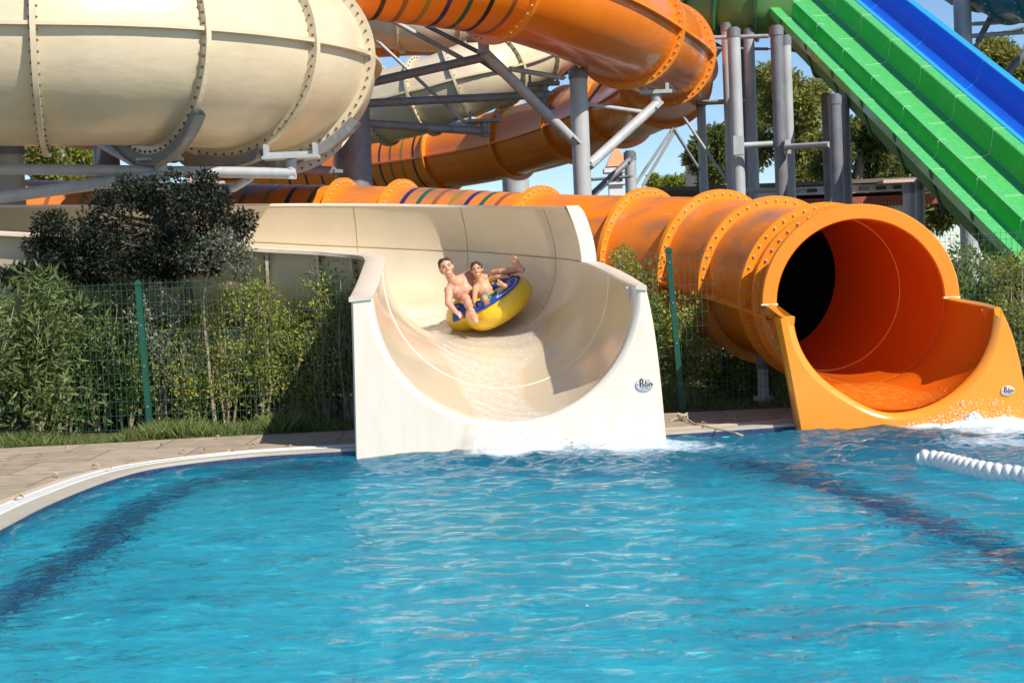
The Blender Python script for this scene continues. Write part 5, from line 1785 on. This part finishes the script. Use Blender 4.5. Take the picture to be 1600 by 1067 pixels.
mb.tube([G(1046, 658, DK + .01), q + Vector((0, 0, .05)), G(1085, 662, DK + .01), G(1120, 670, DK + .008), G(1150, 676, .06), G(1165, 682, -.01)], .008, 6)
for k in range(3): mb.tube([q + Vector((.05 * math.cos(a + k), .04 * math.sin(a + k), .03 + .018 * k + .01 * math.sin(2 * a))) for a in np.linspace(0, 6.3, 14)], .009, 6)
part(mb, 'line', M['rope'], rp)
mb = MB(); mb.cyl(q, q + Vector((0, 0, .05)), .018, n=10); mb.cyl(q + Vector((-.05, 0, .05)), q + Vector((.05, 0, .055)), .012, n=8)
part(mb, 'cleat', M['steel'], rp)

# ------------------------------------------------------------------ SPLASHES
def splash(label, cx, cy, n, sx, sy, hmax, seed, bias=0.0, drops=500):
    random.seed(seed)
    c = G(cx, cy, 0)
    root = thing('splash', label, 'splash', (c.x, c.y, 0))
    root['kind'] = 'stuff'
    # frothy mound
    fx = np.linspace(-1, 1, 130); fy = np.linspace(-1, 1, 60)
    FX, FY = np.meshgrid(fx, fy)
    H = np.zeros_like(FX)
    rs = np.random.default_rng(seed)
    for q in range(70):
        k = 2 ** rs.uniform(1.5, 5.6); th_ = rs.uniform(0, 6.28)
        H += k ** -.55 * np.sin(k * (FX * sx * math.cos(th_) * 2 + FY * sy * math.sin(th_) * 2) * 2.2 + rs.uniform(0, 6.28) + 1.5 * np.sin(FX * 5 + q))
    H = (H - H.min()) / (H.max() - H.min())
    env = np.exp(-((FX - bias) * 1.35) ** 2 * 2.2 - (FY * 1.5) ** 2 * 1.3)
    ZZ = hmax * .62 * env * (.15 + 1.25 * H ** 1.5) - .012 - .05 * (1 - env) ** 2
    mb = MB()
    mb.grid([[(c.x + FX[j, i] * sx * 1.1, c.y + FY[j, i] * sy * 2 + .25 * (H[j, i] - .5) * sy, ZZ[j, i]) for i in range(130)] for j in range(60)], flip=True)
    part(mb, 'froth', M['froth'], root, angle=180)
    mb = MB()
    for i in range(n // 4):
        x = random.gauss(bias * sx, sx * .45); y = random.gauss(0, sy * .4)
        hh_ = hmax * (.25 + .75 * random.random() ** 1.5) * math.exp(-((x - bias * sx) / sx) ** 2 * 2.5)
        r_ = random.uniform(.002, .0065)
        mb.ell((c.x + x, c.y + y, hh_), (r_ * random.uniform(.8, 2.0), r_, r_ * random.uniform(.6, 1.6)), Matrix.Rotation(random.uniform(-1, 1), 3, 'Y'), 6, 4)
    for i in range(drops):
        x = random.gauss(bias * sx, sx * .5); y = random.gauss(-.05, sy * .5)
        z = hmax * (.2 + 1.3 * random.random() ** 3)
        r_ = random.uniform(.0014, .0036)
        mb.ell((c.x + x, c.y + y, z), (r_, r_, r_), None, 5, 4)
    o = part(mb, 'droplets', M['water_drop'], root, angle=180)
    return root


s1_ = splash('white churned water where the cream slide meets the pool', 860, 700, 2000, .85, .13, .11, 41, 0, 700)
s2_ = splash('white splash thrown up at the orange run-out', 1535, 662, 2800, .80, .16, .26, 42, -.05, 450)
for q in (s1_, s2_):
    q['category'] = 'splash'

# ------------------------------------------------------------------ RAFT AND RIDERS
nn_ = Vector((-.50, -.24, .83)).normalized()
vn = Vector((-.52, .85, .02)); vn = (vn - nn_ * vn.dot(nn_)).normalized()
un = vn.cross(nn_)
RB = U(779, 474, 18.25)
raft = thing('raft_tube', 'yellow and blue inflatable two-person tube tilted on the slide bend', 'inflatable tube', tuple(RB))
def rl(x, y, z): return RB + un * x + vn * y + nn_ * z
def torus(mb, cy, Rm, rm, a0=0, a1=360, n=64, k=20, b0=0, b1=360, grow=0, wr=0.0):
    rows = []
    for i in range(n + 1):
        a = R(a0 + (a1 - a0) * i / n)
        row = []
        rmm = rm + grow + (wr * abs(math.sin(a * 11)))
        cnt = k if (b1 - b0) >= 360 else k + 1
        for j in range(cnt):
            b = R(b0 + (b1 - b0) * j / k)
            rr_ = Rm + rmm * math.cos(b)
            row.append(rl(rr_ * math.cos(a), cy + rr_ * math.sin(a), rmm * math.sin(b)))
        rows.append(row)
    mb.grid(rows, closed=(b1 - b0) >= 360, flip=True)
mb = MB(); torus(mb, 0, .28, .165, wr=-.006); part(mb, 'front_ring', M['yellow'], raft, angle=180)
mb = MB(); torus(mb, .52, .27, .172, wr=-.006); part(mb, 'rear_ring', M['yellow'], raft, angle=180)
mb = MB(); torus(mb, 0, .28, .165, 190, 365, 44, 10, 50, 140, .004); part(mb, 'top_patch', M['vblue'], raft, angle=180)
mb = MB(); torus(mb, 0, .28, .165, 10, 50, 20, 10, 45, 130, .004); part(mb, 'top_patch', M['vblue'], raft, angle=180)
mb = MB(); torus(mb, .52, .27, .172, 190, 235, 16, 10, 20, 100, .004); part(mb, 'top_patch', M['vblue'], raft, angle=180)
# printed outline and marks on the blue patch
def ontop(a_deg, b_deg, g=.008, cy=0, Rm=.28, rm=.165):
    a, b = R(a_deg), R(b_deg)
    rr_ = Rm + (rm + g) * math.cos(b)
    return rl(rr_ * math.cos(a), cy + rr_ * math.sin(a), (rm + g) * math.sin(b))
mb = MB()
out_ = [(248, 66), (268, 112), (290, 116), (315, 112), (332, 88), (315, 64), (285, 58), (248, 66)]
pp2 = []
for i in range(len(out_) - 1):
    for k in range(6):
        u = k / 6
        pp2.append(ontop(out_[i][0] * (1 - u) + out_[i + 1][0] * u, out_[i][1] * (1 - u) + out_[i + 1][1] * u))
mb.tube(pp2 + [pp2[0]], .003, 4)
for i in range(9):
    a = 255 + i * 4.5
    mb.tube([ontop(a + 8, 82), ontop(a + 9.5, 94 if i % 2 else 90)], .003, 4)
part(mb, 'print', M['seam_white'], raft)
for (a_, cy_) in ((205, 0), (348, 0), (28, 0), (200, .52), (-20, .52), (235, .52)):
    mb = MB()
    h0_, h1_ = ontop(a_ - 9, 84, .0, cy_), ontop(a_ + 9, 84, .0, cy_)
    mid_ = (h0_ + h1_) / 2 + nn_ * .045
    mb.tube([Vector(q) for q in catmull([tuple(h0_), tuple(h0_ + nn_ * .032), tuple(mid_), tuple(h1_ + nn_ * .032), tuple(h1_)], 4)], .017, 8)
    part(mb, 'handle', M['handle'], raft)


def body_obj(mb, name, m, parent, vox=.0075):
    o = part(mb, name, m, parent)
    md = o.modifiers.new('remesh', 'REMESH'); md.mode = 'VOXEL'; md.voxel_size = vox; md.use_smooth_shade = True
    sm = o.modifiers.new('smooth', 'SMOOTH'); sm.iterations = 3; sm.factor = .5
    return o


def hand(mb, wrist, dirv, palm_n, s=1.0, curl=.8):
    """palm and five fingers; dirv = wrist->fingers, palm_n = palm facing direction"""
    w0 = Vector(wrist); d = Vector(dirv).normalized(); n = Vector(palm_n); n = (n - d * n.dot(d)).normalized(); sd_ = n.cross(d)
    rot = Matrix((sd_, n, d)).transposed()
    mb.ell(w0 + d * .045 * s, (.040 * s, .016 * s, .052 * s), rot, 12, 8)
    for i, (o_, L_) in enumerate(((-.030, .060), (-.011, .070), (.009, .067), (.028, .052))):
        p = w0 + d * .082 * s + sd_ * o_ * s
        dd = d.copy()
        r_ = .0088 * s
        for j in range(3):
            ang = curl * (.35 + .5 * j)
            dd = (d * math.cos(ang) + n * math.sin(ang)).normalized()
            q = p + dd * L_ * s * (.42, .32, .26)[j]
            mb.cap(p, q, r_, r_ * .92, 8)
            p = q; r_ *= .92
    p = w0 + d * .03 * s - sd_ * .032 * s
    q = p + (d * .6 - sd_ * .6 + n * .35).normalized() * .035 * s
    mb.cap(p, q, .0115 * s, .0105 * s, 8)
    mb.cap(q, q + (d * .8 + n * .6).normalized() * .028 * s, .0105 * s, .0088 * s, 8)


def foot(mb, ankle, heel, toe, sole_n, s=1.0):
    a = Vector(ankle); h = Vector(heel); t = Vector(toe)
    d = (t - h).normalized(); n = Vector(sole_n); n = (n - d * n.dot(d)).normalized(); sd_ = n.cross(d)
    mb.cap(a, h - n * .02 * s, .036 * s, .033 * s)
    L_ = (t - h).length
    rot = Matrix((sd_, n, d)).transposed()
    mb.ell(h + d * L_ * .08, (.034 * s, .034 * s, .040 * s), rot)
    mb.ell(h + d * L_ * .38 - n * .012 * s, (.034 * s, .026 * s, .09 * s), rot)
    mb.ell(h + d * L_ * .68 - n * .004 * s, (.046 * s, .020 * s, .055 * s), rot)
    for i in range(5):
        o_ = (-.034 + .017 * i) * s
        r_ = (.0135, .0098, .0092, .0088, .0082)[i] * s
        b0 = h + d * (L_ * (.86 - .028 * i)) + sd_ * o_
        mb.cap(b0, b0 + d * (.030 - .003 * i) * s + n * .004 * s, r_, r_ * .95, 8)


def head(root, c, upv, fwd, s, skin, hair, smile, neck_to):
    """c: centre of skull, s: head height"""
    c = Vector(c); u = Vector(upv).normalized(); f = Vector(fwd); f = (f - u * f.dot(u)).normalized(); r_ = f.cross(u)
    rot = Matrix((r_, f, u)).transposed()
    P = lambda x, y, z: c + r_ * x * s + f * y * s + u * z * s
    mb = MB()
    mb.ell(P(0, -.06, .14), (.325 * s, .40 * s, .34 * s), rot, 20, 14)
    mb.ell(P(0, .04, -.08), (.275 * s, .33 * s, .32 * s), rot, 20, 14)
    mb.ell(P(0, .12, -.28), (.19 * s, .21 * s, .19 * s), rot, 16, 12)
    mb.ell(P(0, .24, -.42), (.085 * s, .07 * s, .06 * s), rot)          # chin
    mb.cap(P(0, .34, .06), P(0, .425, -.10), .032 * s, .05 * s, 10)       # nose
    for sg in (-1, 1):
        mb.ell(P(.035 * sg, .385, -.115), (.03 * s, .03 * s, .025 * s), rot, 8, 6)
        mb.ell(P(.17 * sg, .27, -.10), (.09 * s, .07 * s, .07 * s), rot)   # cheek
        mb.ell(P(.13 * sg, .325, .09), (.10 * s, .04 * s, .025 * s), rot)   # brow ridge
        mb.ell(P(.335 * sg, -.02, -.02), (.035 * s, .06 * s, .10 * s), rot)  # ear
    mb.ell(P(0, .335, -.315), (.10 * s, .035 * s, .022 * s), rot)
    mb.cap(P(0, -.06, -.20), neck_to, .20 * s, .24 * s, 14)
    fo = []
    for sg in (-1, 1):
        m1 = MB(); m1.ell(P(.125 * sg, .335, .02), (.050 * s, .022 * s, .018 * s), rot, 10, 8); fo.append((m1, 'eye', M['eye']))
        m1 = MB(); m1.tube([P(.05 * sg, .365, .105), P(.13 * sg, .372, .125), P(.21 * sg, .315, .10)], [.012 * s, .016 * s, .008 * s], 6); fo.append((m1, 'eyebrow', hair))
    m1 = MB()
    m1.tube([P(-.12, .305, -.215), P(-.06, .345, -.25), P(0, .362, -.262), P(.06, .345, -.25), P(.12, .305, -.215)], [.006 * s, .017 * s, .022 * s, .017 * s, .006 * s], 8); fo.append((m1, 'teeth', M['teeth']))
    m1 = MB(); m1.tube([P(-.125, .30, -.205), P(0, .362, -.222), P(.125, .30, -.205)], .013 * s, 6); m1.tube([P(-.11, .30, -.235), P(0, .355, -.305), P(.11, .30, -.235)], .015 * s, 6); fo.append((m1, 'lips', M['lip']))
    # hair: cap of overlapping locks
    m1 = MB()
    m1.ell(P(0, -.13, .17), (.345 * s, .36 * s, .335 * s), rot, 20, 14)
    m1.ell(P(0, -.22, .0), (.335 * s, .27 * s, .30 * s), rot, 18, 12)
    b_ = smile == 'boy'
    for i in range(34):
        a = -1.75 + 3.5 * i / 33
        x = .30 * math.sin(a); y = .27 * math.cos(a) - .04
        root_ = P(x * .55 + .03, y * .35 - .05, .43)
        e_ = P(x * 1.12, y * 1.12 + (.04 if b_ else 0), (.29 if abs(a) < .9 else .12) - (.09 if b_ else 0) + random.uniform(-.035, .035))
        md_ = root_.lerp(e_, .5) + u * .07 * s + f * .03 * s
        m1.tube([root_, md_, e_], [.06 * s, .06 * s, .022 * s], 7)
    ho = part(m1, 'hair', hair, root)
    md = ho.modifiers.new('remesh', 'REMESH'); md.mode = 'VOXEL'; md.voxel_size = .006; md.use_smooth_shade = True
    for m_, nm, mm in fo: part(m_, nm, mm, root)
    return mb


# --- man
man = thing('person', 'smiling shirtless man with short dark hair riding at the back of the raft', 'person', tuple(U(745, 480, 18.70)))
random.seed(5)
hc = U(697.5, 419, 18.36)
neck = U(708, 440, 18.44)
shR = U(702, 454, 18.40); shL = U(733, 430, 18.55)
mbm = head(man, hc, (-.27, .08, 1), (.16, -1, -.03), .25, M['skin_m'], M['hair'], 'man', neck)
chest = U(722, 450, 18.47); belly = U(735, 465, 18.54); pel = U(746, 475, 18.58)
ax = (chest - pel).normalized(); sdv = (shL - shR).normalized(); fwd = sdv.cross(ax) * -1
if fwd.y > 0: fwd = -fwd
rotc = Matrix((sdv, fwd, sdv.cross(fwd))).transposed()
mbm.ell(chest, (.175, .105, .15), rotc, 20, 14)
for sg in (-1, 1):
    mbm.ell(chest + sdv * .075 * sg + fwd * .045 + ax * .03, (.085, .05, .065), rotc)
mbm.cap(chest - ax * .04, belly, .125, .112, 18)
mbm.cap(belly, pel, .112, .125, 18)
mbm.cap(neck, chest + ax * .08, .062, .10, 14)
mbm.cap(shR - sdv * -.01, chest + ax * .06, .062, .085, 14); mbm.cap(shL, chest + ax * .06, .062, .085, 14)
mbm.cap(neck + ax * .01, shR, .045, .05); mbm.cap(neck + ax * .01, shL, .045, .05)
mbm.ell(shR, (.064, .064, .064)); mbm.ell(shL, (.064, .064, .064))
elR = U(700.5, 474, 18.30); wrR = U(712, 487, 18.20)
mbm.cap(shR, elR, .055, .043); mbm.ell(shR.lerp(elR, .45), (.052, .052, .07)); mbm.cap(elR, wrR, .044, .028)
hand(mbm, wrR, U(722, 494, 18.12) - wrR, Vector((.2, .3, -.9)), .95, 1.1)
elL = U(768, 436, 18.75); wrL = U(793, 428, 18.55)
mbm.cap(shL, elL, .052, .042); mbm.cap(elL, wrL, .042, .028)
hand(mbm, wrL, U(803, 431, 18.40) - wrL, Vector((.1, -.2, -.9)), .95, 1.0)
# legs
hipR = U(744, 484, 18.70); knR = U(727, 466, 18.25); anR = U(741, 493, 17.95)
mbm.cap(hipR, knR, .078, .056); mbm.cap(knR, anR, .054, .034); mbm.ell(knR.lerp(anR, .3), (.052, .052, .07))
heR = U(744.5, 504, 17.85); toR = U(730.0, 484.5, 17.78)
foot(mbm, anR, heR, toR, Vector((-.25, -.95, -.15)), .98)
hipL = U(757, 476, 18.70); knL = U(772, 428, 18.65); anL = U(812, 421, 18.30)
mbm.cap(hipL, knL, .078, .056); mbm.cap(knL, anL, .056, .036); mbm.ell(knL.lerp(anL, .35), (.07, .05, .05))
heL = U(816, 423, 18.20); toL = U(800.5, 404, 18.12)
foot(mbm, anL, heL, toL, Vector((-.35, -.9, .1)), 1.08)
body_obj(mbm, 'body', M['skin_m'], man, .007)
mbs = MB()
mbs.cap(pel + ax * .02, pel - ax * .05, .135, .135, 18); mbs.cap(hipR, hipR.lerp(knR, .55), .09, .082, 16); mbs.cap(hipL, hipL.lerp(knL, .5), .09, .082, 16)
body_obj(mbs, 'swim_shorts', M['red_cloth'], man, .009)

# --- boy
boy = thing('person', 'brown-haired boy in teal swim shorts sitting in front of the man', 'person', tuple(U(768, 478, 18.30)))
hc = U(745, 422, 18.40)
neck = U(751, 441, 18.41)
mbb = head(boy, hc, (-.16, .05, 1), (-.02, -1, -.05), .212, M['skin_b'], M['hair_b'], 'boy', neck)
shR = U(743, 450, 18.34); shL = U(764, 438, 18.42)
chest = U(757, 452, 18.38); belly = U(762, 462, 18.38); pel = U(767, 470, 18.38)
ax = (chest - pel).normalized(); sdv = (shL - shR).normalized(); fwd = sdv.cross(ax)
if fwd.y > 0: fwd = -fwd
rotc = Matrix((sdv, fwd, sdv.cross(fwd))).transposed()
mbb.ell(chest, (.118, .072, .105), rotc, 18, 12)
mbb.cap(chest - ax * .03, belly, .085, .075, 16); mbb.cap(belly, pel, .075, .085, 16)
mbb.cap(neck, chest + ax * .05, .040, .065, 12)
mbb.cap(shR, chest + ax * .05, .040, .055); mbb.cap(shL, chest + ax * .05, .040, .055)
mbb.cap(neck, shR, .030, .034); mbb.cap(neck, shL, .030, .034)
elR = U(741.5, 468, 18.18); wrR = U(745, 486, 18.00)
mbb.cap(shR, elR, .038, .030); mbb.cap(elR, wrR, .030, .021)
hand(mbb, wrR, U(747, 494, 17.97) - wrR, Vector((-.1, .5, -.7)), .78, .9)
elL = U(777, 433, 18.32); wrL = U(797, 432, 18.25)
mbb.cap(shL, elL, .037, .029); mbb.cap(elL, wrL, .029, .021)
hand(mbb, wrL, U(804, 429, 18.20) - wrL, Vector((0, -.1, -.9)), .78, 1.0)
hipR = U(761, 472, 18.32); knR = U(757, 466, 18.12); anR = U(761, 478, 18.00)
mbb.cap(hipR, knR, .058, .042); mbb.cap(knR, anR, .040, .026)
foot(mbb, anR, U(760.5, 483, 17.92), U(761, 468.5, 17.85), Vector((.05, -1, -.1)), .80)
hipL = U(773, 467, 18.32); knL = U(783, 456, 18.10); anL = U(789, 449, 17.98)
mbb.cap(hipL, knL, .058, .042); mbb.cap(knL, anL, .040, .026)
foot(mbb, anL, U(791, 448, 17.88), U(776.5, 441, 17.82), Vector((0, -1, -.25)), .80)
body_obj(mbb, 'body', M['skin_b'], boy, .006)
mbs = MB()
mbs.cap(pel + ax * .02, pel - ax * .04, .094, .094, 16); mbs.cap(hipR, hipR.lerp(knR, .75), .068, .062, 16); mbs.cap(hipL, hipL.lerp(knL, .75), .068, .062, 16)
so_ = body_obj(mbs, 'swim_shorts', M['teal_cloth'], boy, .008)
mb = MB(); mb.tube([hipR + Vector((0, -.08, .03)), hipL.lerp(hipR, .5) + Vector((0, -.11, .035)), hipL + Vector((0, -.08, .05))], .012, 6)
part(mb, 'waist_cord', M['lime_cloth'], so_)
print('SCENE BUILT', len(bpy.data.objects))
